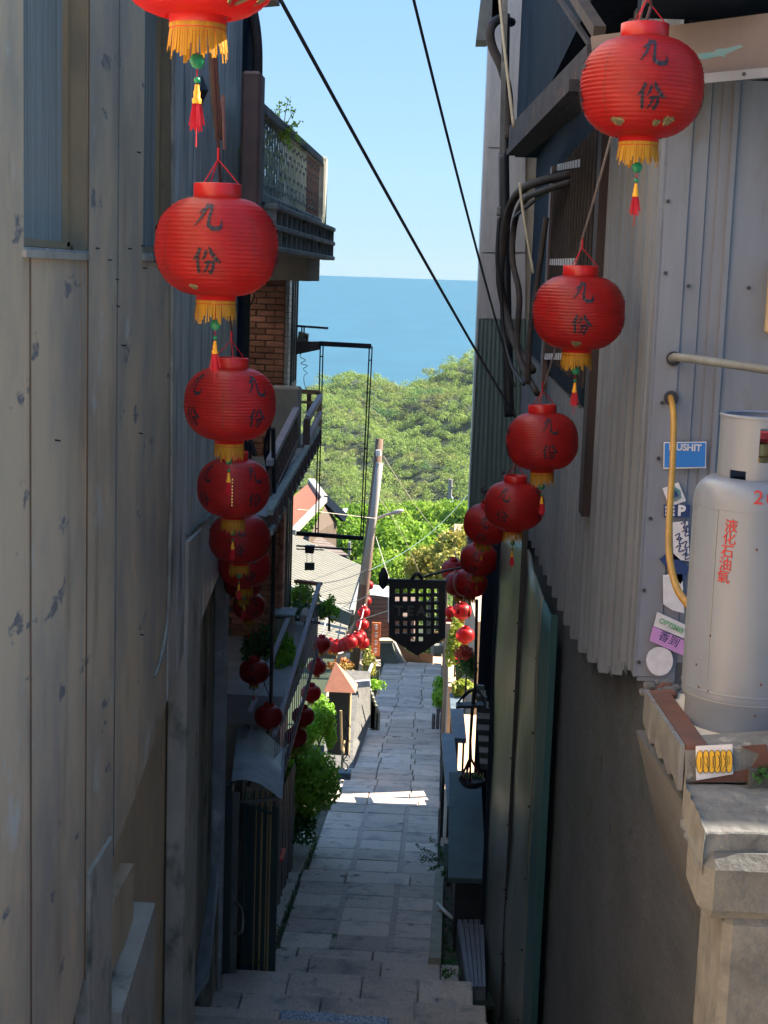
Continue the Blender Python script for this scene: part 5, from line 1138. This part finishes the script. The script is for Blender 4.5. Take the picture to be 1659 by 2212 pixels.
# ------------------------------------------------------------------ lanterns
RL = .2; HB = .78*RL
ln0 = bpy.data.objects.new('red_lantern', None)
def lprof():
    P = []; n = 23
    for i in range(n*3+1):
        t = -1+2*i/(n*3); a = t*1.24
        r = RL*(.38+.62*max(0, 1-abs(t)**2.5)**.62); z_ = HB*t
        rib = (i % 3)/3; r *= 1-.020*math.sin(math.pi*((i % 3)/3))
        P.append((max(r, RL*.38), z_))
    return P
LP_ = lprof()
def rad_at(z_): return float(np.interp(z_, [p[1] for p in LP_], [p[0] for p in LP_]))
def lantern_meshes():
    out = {}
    b = MB().lathe(LP_, n=56)
    V = np.array(b.v); a = np.arctan2(V[:, 1], V[:, 0]); k = 1+.006*np.sin(a*8+V[:, 2]*9)+.004*np.sin(a*23+V[:, 2]*70)+.003*np.sin(a*41-V[:, 2]*130); V[:, 0] *= k; V[:, 1] *= k
    b.v = [tuple(v) for v in V]; out['body'] = (b, M_red, True)
    out['top_ring'] = (MB().lathe([(RL*.375, HB-.004), (RL*.385, HB+.002), (RL*.385, HB+.042), (RL*.365, HB+.044), (RL*.36, HB+.0)], n=40), M_redplast, True)
    out['bottom_ring'] = (MB().lathe([(RL*.31, -HB-.03), (RL*.32, -HB-.028), (RL*.33, -HB+.006), (RL*.36, -HB+.004)], n=40), M_redplast, True)
    b = MB(); n = 64
    for i in range(n):
        a = 2*math.pi*i/n; r0 = RL*.315; Lh = .056+RS.uniform(-.016, .016); da = RS.normal()*.03; w_ = .0030
        c0 = (r0*math.cos(a), r0*math.sin(a)); c1 = ((r0+.006)*math.cos(a+da), (r0+.006)*math.sin(a+da)); tx = (-math.sin(a)*w_, math.cos(a)*w_)
        b.poly([(c0[0]-tx[0], c0[1]-tx[1], -HB-.022), (c0[0]+tx[0], c0[1]+tx[1], -HB-.022), (c1[0]+tx[0]*.8, c1[1]+tx[1]*.8, -HB-.022-Lh), (c1[0]-tx[0]*.8, c1[1]-tx[1]*.8, -HB-.022-Lh)], [(0, 1, 2, 3)])
    b.lathe([(RL*.322, -HB-.026), (RL*.325, -HB-.02), (RL*.322, -HB-.012)], n=40)
    out['fringe'] = (b, M_yel, False)
    z1 = -HB-.095
    b = MB().tube([(0, 0, -HB+.05), (0, 0, z1-.19)], .0015, 5); out['cord'] = (b, M_tas, False)
    b = MB().lathe([(.0005, z1-.018), (.012, z1-.014), (.018, z1), (.012, z1+.014), (.0005, z1+.018)], n=14); b.v = [(x, y_*.4, z_) for x, y_, z_ in b.v]; out['jade_disc'] = (b, M_jade, True)
    z2 = z1-.042; out['jade_bead'] = (MB().lathe([(.0005, z2-.008), (.006, z2-.005), (.008, z2), (.006, z2+.005), (.0005, z2+.008)], n=12), M_jade, True)
    z3 = z2-.01; out['tassel_cap'] = (MB().lathe([(.005, z3), (.006, z3-.012), (.008, z3-.016), (.0075, z3-.028), (.011, z3-.032), (.010, z3-.042)], n=12), M_yelcap, True)
    b = MB(); z4 = z3-.04
    for i in range(26):
        a = i*2.4; r0 = .009*math.sqrt(RS.rand()); r1 = r0*1.9+.002; Lh = .055+RS.uniform(-.008, .01)
        b.poly([(r0*math.cos(a)-.0015, r0*math.sin(a), z4), (r0*math.cos(a)+.0015, r0*math.sin(a), z4), (r1*math.cos(a)+.0015, r1*math.sin(a), z4-Lh), (r1*math.cos(a)-.0015, r1*math.sin(a), z4-Lh)], [(0, 1, 2, 3)])
    out['tassel'] = (b, M_tas, False)
    b = MB()
    for k in range(3):
        a = k*2.1; b.tube([(RL*.36*math.cos(a), RL*.36*math.sin(a), HB+.04), (0, 0, HB+.12)], .0022, 5)
    b.tube([(0, 0, HB+.12), (0, 0, HB+.17)], .004, 6); out['hanger'] = (b, M_tas, False)
    return out
# brush strokes (x, y, half width) in units of glyph size
JIU = [[(-.40, .12, .03), (-.26, .20, .05), (-.05, .30, .05), (.12, .40, .07)], [(-.10, .46, .05), (-.14, .25, .06), (-.26, -.05, .05), (-.48, -.36, .02)],
       [(.12, .40, .07), (.10, .2, .055), (.04, -.1, .055), (.03, -.34, .07), (.2, -.46, .08), (.42, -.44, .085), (.50, -.36, .05), (.52, -.12, .015)]]
FEN = [[(-.24, .42, .06), (-.32, .2, .055), (-.50, -.02, .02)], [(-.33, .12, .05), (-.33, -.15, .06), (-.32, -.46, .05)],
       [(-.02, .34, .055), (-.08, .12, .04), (-.18, -.02, .02)], [(.08, .46, .03), (.16, .26, .07), (.34, .02, .08), (.50, -.08, .03)],
       [(-.10, -.10, .03), (.06, -.06, .05), (.24, -.06, .055), (.23, -.26, .055), (.14, -.46, .06), (.04, -.38, .02)], [(.06, -.08, .05), (.0, -.28, .045), (-.14, -.46, .02)]]
def glyph(strokes, size, phi0, zc):
    b = MB()
    for s_ in strokes:
        P = []
        for i in range(len(s_)-1):
            for t in np.linspace(0, 1, 6)[:-1]: P.append([s_[i][k]+(s_[i+1][k]-s_[i][k])*t for k in range(3)])
        P.append(list(s_[-1])); base = len(b.v)
        for i, (x, y_, w_) in enumerate(P):
            q0 = P[max(i-1, 0)]; q1 = P[min(i+1, len(P)-1)]; dx, dy_ = q1[0]-q0[0], q1[1]-q0[1]; L_ = math.hypot(dx, dy_) or 1; nx_, ny_ = -dy_/L_, dx/L_
            for sgn in (1, -1):
                X = (x+nx_*w_*sgn)*size; Z = zc+(y_+ny_*w_*sgn)*size; r = rad_at(Z)*1.012+.0016; ph = phi0+X/RL
                b.v.append((r*math.cos(ph), r*math.sin(ph), Z))
        for i in range(len(P)-1): a = base+2*i; b.f.append((a, a+1, a+3, a+2))
    return b
LM = lantern_meshes()
def old_ring():
    b = MB()
    for k in range(4):
        ph = -math.pi/2+k*math.pi/2
        for g, zc in ((JIU, .092), (FEN, -.045)):
            q = glyph(g, .088, ph, zc); n0 = len(b.v); b.v += q.v; b.f += [tuple(i+n0 for i in f) for f in q.f]
    return b
for k in range(4):
    for gi, (g_, zc) in enumerate(((JIU, .092), (FEN, -.045))): LM['character_%d_%d' % (gi, k)] = (glyph(g_, .088, -math.pi/2+k*math.pi/2, zc), M_ink, False)
sm = MB()
for k in range(4):
    ph = -math.pi/2+math.pi/4+k*math.pi/2
    for z_ in np.linspace(-.085, .085, 15):
        r = rad_at(z_)*1.008+.001; sm.poly([(r*math.cos(ph-.006), r*math.sin(ph-.006), z_-.005), (r*math.cos(ph+.006), r*math.sin(ph+.006), z_-.005), (r*math.cos(ph+.006), r*math.sin(ph+.006), z_+.004), (r*math.cos(ph-.006), r*math.sin(ph-.006), z_+.004)], [(0, 1, 2, 3)])
LM['seam'] = (sm, M_oxide, False)
LMESH = {}
for nme, (b, m_, smo) in LM.items():
    me = bpy.data.meshes.new(nme.split('_')[0] if nme[:4] == 'char' else nme); me.from_pydata([tuple(v) for v in b.v], [], b.f); me.materials.append(m_)
    if smo: me.shade_smooth()
    me.update(); LMESH[nme] = me
proto = None
def lantern(label, u, v, px, dia=.4, rot=0., tilt=0., group='red paper lanterns', parts=None, Y_=None):
    global proto
    yd = Y_ or dia*FPX/px
    c = W(u, v, yd); s_ = dia/.4
    root = bpy.data.objects.new('red_lantern', None) if proto is None else proto.copy()
    COL.objects.link(root); root.location = c; root.rotation_euler = (tilt, tilt*.6, rot); root.scale = (s_, s_, s_)
    root['label'] = label; root['category'] = 'lantern'; root['group'] = group
    for nme, me in LMESH.items():
        if parts and nme not in parts: continue
        ch = bpy.data.objects.new('character' if nme[:4] == 'char' else nme, me); COL.objects.link(ch); ch.parent = root
    if proto is None: proto = root
    return root, c, yd
GL, GR, GM, GC = 'red lanterns strung down the left side', 'red lanterns strung down the right side', 'small lanterns strung along the planting bed', 'sunlit lanterns strung across the lane'
L = []
L.append(lantern('topmost left lantern cut off by the top edge, with torn bottom and jade bead', 430, -118, 372, rot=R(20), group=GL))
L.append(lantern('large left lantern with black characters in front of the grey wall and balcony', 468, 533, 265, rot=R(0), group=GL))
L.append(lantern('second full left lantern, touched by the red tassel of the one above', 497, 872, 200, rot=R(45), group=GL))
L.append(lantern('third full left lantern with a dotted gold seam glinting down its middle', 505, 1053, 160, rot=R(45), group=GL))
L.append(lantern('left lantern fourth from the top of the wall string, under the gold-seamed one', 518, 1163, 135, rot=R(5), group=GL))
L.append(lantern('left lantern half hidden behind the fourth one, shifted right', 529, 1221, 117, rot=R(20), group=GL))
L.append(lantern('left lantern showing only its lower rim above the rounder dark one', 525, 1258, 86, dia=.33, rot=R(30), group=GL))
L.append(lantern('small round left lantern at the foot of the overlapping stack', 538, 1309, 72, dia=.30, rot=R(30), group=GL))
L.append(lantern('left lantern hanging alone in front of dark shrubs', 549, 1450, 66, dia=.29, rot=R(0), group=GL, parts=None))
L.append(lantern('left lantern resting just above the curved canopy', 580, 1547, 62, dia=.27, rot=R(0), group=GL, parts=('body', 'top_ring', 'bottom_ring', 'hanger')))
LEFT = list(L)
Rr = []
Rr.append(lantern('largest right lantern with torn underside in front of the pinkish signboard', 1386, 190, 258, rot=R(3), group=GR))
Rr.append(lantern('second right lantern from the top, in front of the corrugated ribs', 1250, 675, 198, rot=R(0), group=GR))
Rr.append(lantern('third right lantern from the top, tilted slightly, beside the corrugated ribs', 1171, 953, 158, rot=R(10), tilt=R(-3), group=GR))
Rr.append(lantern('fourth right lantern, overlapping the dark red ones to its lower left', 1111, 1092, 132, rot=R(-25), group=GR))
Rr.append(lantern('fifth right lantern, partly hidden and tilted, left of the fourth', 1052, 1132, 102, rot=R(-10), tilt=R(14), group=GR))
Rr.append(lantern('sixth right lantern with green disc, over the top of the steel panels', 1035, 1208, 84, rot=R(-15), tilt=R(8), group=GR, dia=.38))
Rr.append(lantern('dark right lantern below the sixth, touching the dark post', 1016, 1259, 76, rot=R(-10), group=GR, dia=.38))
Rr.append(lantern('purplish right lantern next to the corner of the lattice sign', 992, 1262, 66, rot=R(20), group=GR, dia=.38))
Rr.append(lantern('right lantern peeping out above the lattice sign corner', 980, 1232, 56, rot=R(20), group=GR, dia=.36))
Rr.append(lantern('small dark right lantern hanging under the overlapping group', 998, 1320, 42, rot=R(20), group=GR, dia=.30))
SM = ('body', 'top_ring', 'bottom_ring', 'fringe')
labs = ['sunlit lantern glowing orange behind the right side of the lattice sign', 'second glowing lantern below the one behind the lattice sign', 'bright red lantern among the lime-green climber', 'lower red lantern half lost among the red flowers']
for lab, (u, v, px) in zip(labs, ((972, 1322, 26), (969, 1347, 26), (1005, 1372, 43), (1004, 1420, 38))): Rr.append(lantern(lab, u, v, px, dia=.30 if px > 30 else .28, group=GR, parts=SM, Y_=(24 if px > 30 else 35)))
labs = ['lowest mid-lane lantern, half hidden by the canopy edge', 'lantern just right of the lowest one above the lime shrub', 'third mid-lane lantern from the canopy', 'fourth mid-lane lantern, beside the big shrub',
        'fifth mid-lane lantern with a yellow fringe visible', 'sixth mid-lane lantern in front of the terrace bars', 'topmost dull mid-lane lantern beside the glowing garland']
for lab, (u, v, px) in zip(labs, ((618, 1638, 42), (632, 1636, 44), (640, 1591, 50), (655, 1547, 50), (672, 1497, 45), (685, 1441, 42), (695, 1392, 42))): L.append(lantern(lab, u, v, px, dia=.26, Y_=.26*FPX/px+.6*(px == 42 and v > 1600), group=GM, parts=SM))
labs = ['topmost small lantern on the pole rope', 'second small lantern down the pole rope', 'third small lantern down the pole rope', 'fourth small lantern down the pole rope', 'fifth small lantern, where pole rope meets the garland']
for lab, (u, v, px) in zip(labs, ((795, 1264, 25), (790, 1298, 26), (786, 1322, 27), (783, 1349, 28), (778, 1374, 29))): lantern(lab, u, v, px, dia=.27, group=GC, parts=('body', 'top_ring', 'fringe'))
labs = ['leftmost glowing lantern of the garland, beside the dull one', 'second glowing lantern of the garland from the left', 'third glowing lantern of the garland, over the cream plank', 'fourth glowing lantern of the garland', 'fifth glowing lantern of the garland with orange fringe', 'last glowing lantern of the garland, left of the orange sign']
for lab, (u, v, px) in zip(labs, ((713, 1394, 33), (727, 1397, 34), (742, 1394, 34), (756, 1387, 34), (770, 1380, 33), (783, 1388, 30))): lantern(lab, u, v, px, dia=.29, group=GC, parts=('body', 'top_ring', 'fringe'))
# torn patches
def torn(item, ph, zc, w_, h_):
    root, c, yd = item; P = []
    for a in np.linspace(0, 2*math.pi, 13)[:-1]:
        Z = zc+h_*math.sin(a)*(1+.3*math.sin(3*a)); r = rad_at(Z)*1.01+.001; q = ph+w_*math.cos(a)/RL; P.append((r*math.cos(q), r*math.sin(q), Z))
    b = MB().poly(P+[tuple(np.mean(P, 0)*1.01)], [(i, (i+1) % 12, 12) for i in range(12)])
    me = bpy.data.meshes.new('torn_patch'); me.from_pydata(b.v, [], b.f); me.materials.append(M_torn); o = bpy.data.objects.new('torn_patch', me); COL.objects.link(o); o.parent = root
    b = MB().tube([P[0], P[4], P[8]], .0014, 4); me = bpy.data.meshes.new('gold_wire'); me.from_pydata([tuple(v) for v in b.v], [], b.f); me.materials.append(M_gold); o = bpy.data.objects.new('gold_wire', me); COL.objects.link(o); o.parent = root
hp = -math.pi/2
torn(Rr[0], hp-.62, -.118, .03, .012); torn(Rr[0], hp+.18, -.122, .018, .009); torn(Rr[0], hp+.42, -.115, .026, .014)
torn(Rr[1], hp-.1, -.128, .03, .012); torn(L[1], hp-.35, -.128, .022, .008); torn(L[0], hp+.45, -.122, .05, .018); torn(L[0], hp+.95, -.110, .03, .02); torn(L[0], hp-.7, -.13, .02, .008)
for k, z_ in enumerate(np.linspace(-.07, .07, 9)):
    root = L[3][0]; a = -math.pi/2+.0-math.pi/4; r = rad_at(z_)*1.012+.001
    b = MB().box((-.0025, -.001, -.006), (.0025, .001, .004)); me = bpy.data.meshes.new('gold_stitch'); me.from_pydata(b.v, [], b.f); me.materials.append(mat('bright_gold', (.9, .7, .3), None, rough=.3, metal=.5)); o = bpy.data.objects.new('gold_stitch', me); COL.objects.link(o); o.parent = root; o.location = (r*math.cos(a+.1), r*math.sin(a+.1), z_); o.rotation_euler = (0, 0, a+math.pi/2)
# wires between lanterns
def string(items, name, label, m_=M_tas):
    t_ = thing(name, label, 'cord', items[0][1])
    for (r0, c0, y0), (r1, c1, y1) in zip(items[:-1], items[1:]):
        s0 = r0.scale[0]; s1 = r1.scale[0]; a = Vector(c0)+Vector((0, .0, (HB+.16)*s0)); b_ = Vector(c1)+Vector((0, 0, (HB+.16)*s1))
        MB().tube(sag(a, b_, .04), .005, 5).build('cord', m_, t_)
    return t_
string(LEFT, 'lantern_cord', 'dark red twisted cord linking the left lanterns', mat('twisted_cord', (.10, .03, .03), (.04, .03, .04), (60, 60, 60), .7))
string(Rr[:10], 'lantern_cord', 'grey twisted cord linking the right lanterns', mat('grey_cord', (.16, .12, .12), (.3, .28, .28), (60, 60, 60), .7))
c0 = LEFT[1][1]
tag(MB().tube([c0+Vector((.02, 0, HB+.15)), c0+Vector((.01, .02, HB+.32)), W(478, 300, 5.4), W(466, 120, 5.2)], .006, 6).build('suspension_cord', MATS['twisted_cord']), 'twisted cord above the large left lantern rising to the brown strap', 'cord')
c0 = Rr[0][1]
tag(MB().tube([c0+Vector((.0, 0, HB+.04)), c0+Vector((.015, 0, HB+.1)), W(1403, -20, 5.1)], .006, 6).build('suspension_cord', MATS['twisted_cord']), 'reddish cord above the largest right lantern leaving the top edge', 'cord')

# ------------------------------------------------------------------ utility poles, roofs, houses further down
up_ = thing('utility_pole', 'old brown wooden utility pole leaning right with a strapped pale pole', 'pole', W(757, 1492, 33.5))
MB().tube([W(757, 1500, 33.6), W(790, 1235, 33.8), W(808, 1075, 33.9), W(820, 948, 34)], [.125, .12, .10, .085], 12).build('shaft', M_pole, up_, smooth=True)
MB().tube([W(784, 1262, 33.0), W(805, 1130, 33.1), W(820, 1000, 33.2)], .08, 14).build('pale_shaft', M_conpole, up_, smooth=True)
MB().tube([W(818, 985, 33.6), W(817, 972, 33.6)], .06, 8).build('insulator', M_white, up_)
sl_ = thing('street_lamp', 'white street lamp head on a short arm from the leaning pole', 'street lamp', W(850, 1108, 33.2))
MB().tube(curve([W(810, 1122, 33.2), W(832, 1113, 33.2), W(848, 1108, 33.2)], 5), .03, 7).build('arm', M_conpole, sl_)
lh = W(857, 1106, 33.2); b = MB().lathe([(.001, -.16), (.05, -.13), (.075, -.02), (.07, .09), (.03, .15), (.001, .17)], (0, 0, 0), 14)
b.v = [(lh.x+z_*.95, lh.y+y_, lh.z+x*.75+z_*.25) for x, y_, z_ in b.v]; b.build('lamp_head', M_rooftrim, sl_, smooth=True)
dp = thing('distant_utility_pole', 'distant pale utility pole with crossarm standing among the green trees', 'pole', W(972, 1096, 120))
MB().tube([W(971, 1100, 120), W(973, 1035, 120)], .16, 8).build('shaft', M_conpole, dp); MB().beam(W(967, 1052, 120), W(978, 1053, 120), .2, .15).build('crossarm', M_conpole, dp); MB().bbox(W(975, 1085, 119.5), W(979, 1073, 120), .05).build('transformer', M_blueroof, dp)
ow = tag(MB().bbox(W(975, 1200, 70), W(1030, 1133, 74), .1).build('pale_hut', M_palecream), 'pale little hut wall beside the golden tree at the right', 'hut')
# orange tiled house
oh = thing('orange_roof_house', 'house with orange tiled gable roof below the sea frame', 'house', W(690, 1160, 58))
N_, F_, EL0, EL1, ER = W(702, 1078, 54), W(672, 1038, 60), W(632, 1150, 47.5), W(612, 1092, 53), W(744, 1118, 55)
nt_ = 12
for i in range(nt_):
    t0, t1 = i/nt_, (i+.93)/nt_
    MB().prism([N_.lerp(F_, t0), N_.lerp(F_, t1), EL0.lerp(EL1, t1), EL0.lerp(EL1, t0)], (0, 0, -.10)).build('tile_row', M_rooftile, oh)
MB().beam(N_, EL0, .2, .16).build('verge', M_rooftrim, oh); MB().beam(N_, F_, .25, .16).build('ridge', M_rooftrim, oh)
ERf = ER+(F_-N_)
MB().prism([N_, ER, ERf, F_], (0, 0, -.15)).build('right_slope', M_brownwall, oh); MB().beam(N_+Vector((0, -.1, 0)), ER+Vector((0, -.1, 0)), .2, .3).build('barge_board', M_darkpaint, oh)
MB().prism([N_-Vector((0, -.2, .2)), EL0+Vector((.5, .2, -.2)), EL0+Vector((.5, .2, -3)), ER+Vector((-.3, .2, -4)), ER+Vector((-.3, .2, -.2))], (0, .2, 0)).build('gable_wall', mat('gable_brown', (.10, .07, .045), (.08, .055, .04), (2, 2, 2), .8), oh)
tag(MB().bbox(W(735, 1112, 66), W(752, 1098, 68), .1).build('blue_roof', M_blueroof), 'speck of pale blue roof behind the orange gable house', 'roof')
# brown corrugated roof and pale ribbed roof
def ribroof(name, label, FL, FR, NR, NL, n, m_, m2=None):
    t_ = thing(name, label, 'roof', NL-Vector((0, 0, .3)))
    for i in range(n):
        a0, a1 = i/n, (i+.86)/n; off = Vector((0, 0, .05))
        MB().prism([FL.lerp(NL, a0), FR.lerp(NR, a0), FR.lerp(NR, a1), FL.lerp(NL, a1)], (0, 0, -.03)).build('roof_strip', m_, t_)
    MB().prism([p-Vector((0, 0, .06)) for p in (FL, FR, NR, NL)], (0, 0, -.04)).build('under_sheet', m2 or M_gutter, t_)
    return t_
ribroof('brown_roof', 'brown strip-clad roof edge between the orange house and the pale roof', W(640, 1150, 50), W(694, 1160, 50), W(755, 1200, 47), W(640, 1196, 47), 7, mat('brown_roofing', (.19, .15, .13), (.15, .12, .1), (2, 2, 2), .7))
MB().prism([W(752, 1172, 47), W(757, 1172, 47), W(757, 1200, 46.8), W(752, 1200, 46.8)], (0, .3, 0)).build('end_cap', M_gutter, bpy.data.objects['brown_roof'])
pr_ = ribroof('pale_roof', 'large sunlit pale ribbed metal roof with white trim beside the leaning pole', W(600, 1140, 46), W(792, 1226, 42), W(760, 1322, 36), W(628, 1268, 37), 24, M_roofpale, M_roofpale)
MB().beam(W(792, 1224, 42), W(760, 1323, 36), .10, .14).build('white_verge', M_rooftrim, pr_); MB().beam(W(628, 1268, 37), W(760, 1323, 36), .06, .08).build('white_eave', M_rooftrim, pr_)
MB().prism([W(690, 1296, 36.0), W(759, 1325, 35.9), W(752, 1352, 35.9), W(688, 1328, 36.0)], (0, .2, 0)).build('fascia', M_gutter, pr_)
MB().box(W(640, 1420, 37.5), W(748, 1335, 41)).build('wall', M_brownwall, pr_)
lw_ = ribroof('pale_roof', 'smaller lower pale ribbed roof under the grey fascia', W(688, 1330, 34), W(752, 1352, 34), W(738, 1388, 32), W(686, 1380, 32), 9, M_roofpale, M_roofpale)
pk = MB().prism([W(768, 1340, 30.5), W(752, 1362, 30.5), W(742, 1388, 30.5), W(757, 1372, 30.5)], (0, .05, 0)); pk.v += []; tag(pk.build('cream_plank', M_palecream), 'cream plank crossing behind the glowing garland', 'plank')
tag(MB().prism([W(736, 1400, 30), W(740, 1412, 30), W(722, 1465, 30), W(714, 1478, 30), W(718, 1452, 30)], (0, .05, 0)).build('cream_plank', M_palecream), 'lower cream plank below the glowing garland', 'plank')
# brown house at the end with orange sign
eh = thing('brown_plank_house', 'brown horizontal-boarded house at the end of the lane with an orange sign', 'house', W(810, 1470, 44))
for i in range(20):
    v0 = 1286+i*10.0; MB().prism([W(796, v0, 44), W(848, v0, 44), W(846, v0+9, 44), W(792, v0+9, 44)], (0, .12, 0)).build('board', M_brownwall, eh)
MB().box(W(780, 1500, 44.2), W(900, 1290, 47)).build('core_wall', M_brownwall, eh)
MB().prism([W(796, 1264, 43), W(842, 1268, 43), W(842, 1290, 42), W(800, 1284, 42)], (0, .1, 0)).build('roof', M_blueroof, eh)
MB().prism([W(838, 1290, 43.5), W(842, 1290, 43.5), W(842, 1345, 43.5), W(838, 1345, 43.5)], (0, .1, 0)).build('white_post', M_blueroof, eh)
os_ = thing('orange_sign', 'narrow vertical orange sign with small white brush marks on the brown boarded house', 'sign', W(812, 1418, 43.6))
MB().prism([W(804, 1345, 43.6), W(823, 1346, 43.6), W(819, 1418, 43.6), W(801, 1416, 43.6)], (0, .08, 0)).build('board', M_orange, os_)
for i in range(4):
    for (du0, dv0, du1, dv1) in ((-4, -4, 4, -4), (-4, 2, 4, 1), (0, -6, -1, 6), (-3, 5, 3, 5)):
        MB().tube([W(812.5-i*.6+du0, 1354+i*17+dv0, 43.55), W(812.5-i*.6+du1, 1354+i*17+dv1, 43.55)], .010, 4).build('brush_mark', M_white, os_)
ew = thing('end_wall', 'grey plinth wall with peach coping where the lane turns', 'wall', W(835, 1450, 42))
MB().prism([W(822, 1386, 42), W(846, 1386, 42), W(862, 1440, 42), W(822, 1440, 42)], (0, .5, 0)).build('wall', M_gutter, ew); MB().beam(W(820, 1384, 42), W(850, 1384, 42), .3, .08).build('coping', M_creamfloor, ew)
MB().prism([W(846, 1388, 42.2), W(852, 1388, 42.2), W(876, 1436, 42.2), W(858, 1436, 42.2)], (0, .3, 0)).build('balustrade', M_rooftrim, ew)
tag(MB().prism([W(858, 1388, 43.4), W(935, 1388, 43.4), W(935, 1436, 43.4), W(876, 1436, 43.4)], (0, .4, 0)).build('dark_doorway', mat('doorway_brown', (.09, .05, .035), (.05, .04, .03), (2, 2, 2), .7)), 'dark brown doorway at the far end of the lane', 'doorway')
tag(MB().prism([(-2.2, 42.5, pathz(42.5)-.02), (.6, 42.5, pathz(42.5)-.02), (1.5, 45, pathz(42.5)-.3), (-3, 45, pathz(42.5)-.3)], (0, 0, -.3)).build('cross_street', M_creamfloor), kind='structure')
shrub('far_shrub', 'green shrub in front of the doorway at the lane end', W(905, 1400, 42.6), (.42, .3, .30), 350, .06, M_leafd)
shrub('far_shrub', 'orange-tinged shrub right of the lattice sign tip', W(946, 1376, 34), (.2, .3, .16), 260, .05, MATS['orange_leaf'])

# ------------------------------------------------------------------ trees
def tree(label, u, v, Y_, rx, rz, n, size, mt, cat='tree', group='leafy trees below the lane'):
    c = W(u, v, Y_); g = terr(c.x, c.y); t_ = thing('broadleaf_tree', label, cat, (c.x, c.y, g), group)
    leafmesh('crown', clump_pts(c, (rx, rx, rz), n, 26), size*RS.uniform(.6, 1.3, n), mt, t_, stretch=1.5)
    b = MB(); b.tube([(c.x, c.y, g), (c.x+.1, c.y, (g+c.z)/2), tuple(c)], [.22, .16, .08], 8)
    for k in range(6):
        a = k*1.05; b.tube([(c.x, c.y, c.z-rz*.5), (c.x+math.cos(a)*rx*.3, c.y+math.sin(a)*rx*.3, c.z), (c.x+math.cos(a)*rx*.65, c.y+math.sin(a)*rx*.65, c.z+rz*.4)], [.08, .05, .015], 5)
    b.build('trunk', M_bark, t_)
TR = [(760, 1170, 78, 1.9, 1.5, 'round bright green tree crown directly behind the leaning pole', M_tree), (860, 1180, 74, 2.1, 1.7, 'bright green tree right of the leaning pole, under the street lamp', M_tree),
      (930, 1190, 80, 1.8, 1.6, 'bright green tree right of centre above the lattice sign', M_tree), (965, 1130, 96, 2.0, 1.6, 'green tree around the foot of the distant pole', M_tree),
      (1005, 1125, 92, 1.6, 1.4, 'green tree touching the far grey house', M_tree), (905, 1120, 110, 2.2, 1.5, 'mid-green tree further up, left of the distant pole', M_tree),
      (830, 1130, 105, 2.2, 1.5, 'mid-green tree just behind the street lamp head', M_tree), (700, 1150, 95, 1.9, 1.2, 'green tree behind the orange gable house', M_tree),
      (770, 1125, 118, 2.4, 1.5, 'darker green tree rising over the orange gable', M_tree), (820, 1240, 62, 1.4, 1.2, 'dark lower tree beside the pale pole shaft', M_tree),
      (880, 1250, 60, 1.5, 1.1, 'dark green tree right behind the lattice sign', M_tree), (950, 1225, 56, 1.3, 1.05, 'golden-leaved tree above the right corner of the lattice sign', M_treey),
      (1000, 1190, 54, 1.1, 1.0, 'golden-leaved tree by the far right lanterns', M_treey), (985, 1235, 50, .9, .8, 'small golden bush tree behind the right lanterns', M_treey), (640, 1100, 120, 2.2, 1.5, 'green tree left behind the brick house corner', M_tree)]
for (u, v, Y_, rx, rz, lab, mt) in TR: tree(lab, u, v, Y_, rx, rz, int(5200 if Y_ > 70 else 4200), .14 if Y_ > 70 else .09, mt)
# far forest: one mass of crowns on the hillside
pts = []; sz = []
for y_ in np.arange(125, 462, 2.7):
    half = 30+y_*.16
    for x in np.arange(-half, half, 2.9 if y_ > 200 else 4.0):
        xx = x+RS.uniform(-1.5, 1.5); yy_ = y_+RS.uniform(-1.3, 1.3); r = RS.uniform(1.1, 2.1)*(1.4 if RS.rand() < .15 else 1)
        pts.append((xx, yy_, terr(xx, yy_)+math.sin(xx*.21+yy_*.13)*1.2+r*RS.uniform(.2, 1.2))); sz.append(r)
pts = np.array(pts); sz = np.array(sz)
# keep those near the view, sparse elsewhere
az = np.arctan2(pts[:, 0]+pts[:, 1]*math.tan(YAW), pts[:, 1]); inv = np.abs(az) < .135
keep = inv | (RS.rand(len(pts)) < .35)
pts, sz, inv = pts[keep], sz[keep], inv[keep]
C = []; S = []; NN = []
for c, r, near in zip(pts, sz, inv):
    n = 240 if near else 40; q, nq = clump_pts(c, (r, r, r*.85), n, 9, .06); C.append(q); NN.append(nq); S.append(RS.uniform(.12, .26, n)*(1 if near else 2.4)*(r/2.4)**.7)
fo = leafmesh('far_forest', (np.concatenate(C), np.concatenate(NN)), np.concatenate(S), M_far, stretch=1.15, jit=.35); tag(fo, kind='stuff')
print('forest crowns', len(pts), 'faces', sum(len(c) for c in C))
print('bricks', nb)

hz = MB().box((-260, -30, -254), (260, 900, 7.6))
HM = bpy.data.materials.new('air_haze'); HM.use_nodes = True; HN = HM.node_tree.nodes; HN.remove(HN['Principled BSDF'])
pv_ = HN.new('ShaderNodeVolumePrincipled'); pv_.inputs['Color'].default_value = (.78, .88, 1, 1); pv_.inputs['Density'].default_value = HAZE; pv_.inputs['Anisotropy'].default_value = .2
HM.node_tree.links.new(pv_.outputs[0], HN['Material Output'].inputs['Volume'])
if HAZE > 0: tag(hz.build('haze', HM), kind='stuff')
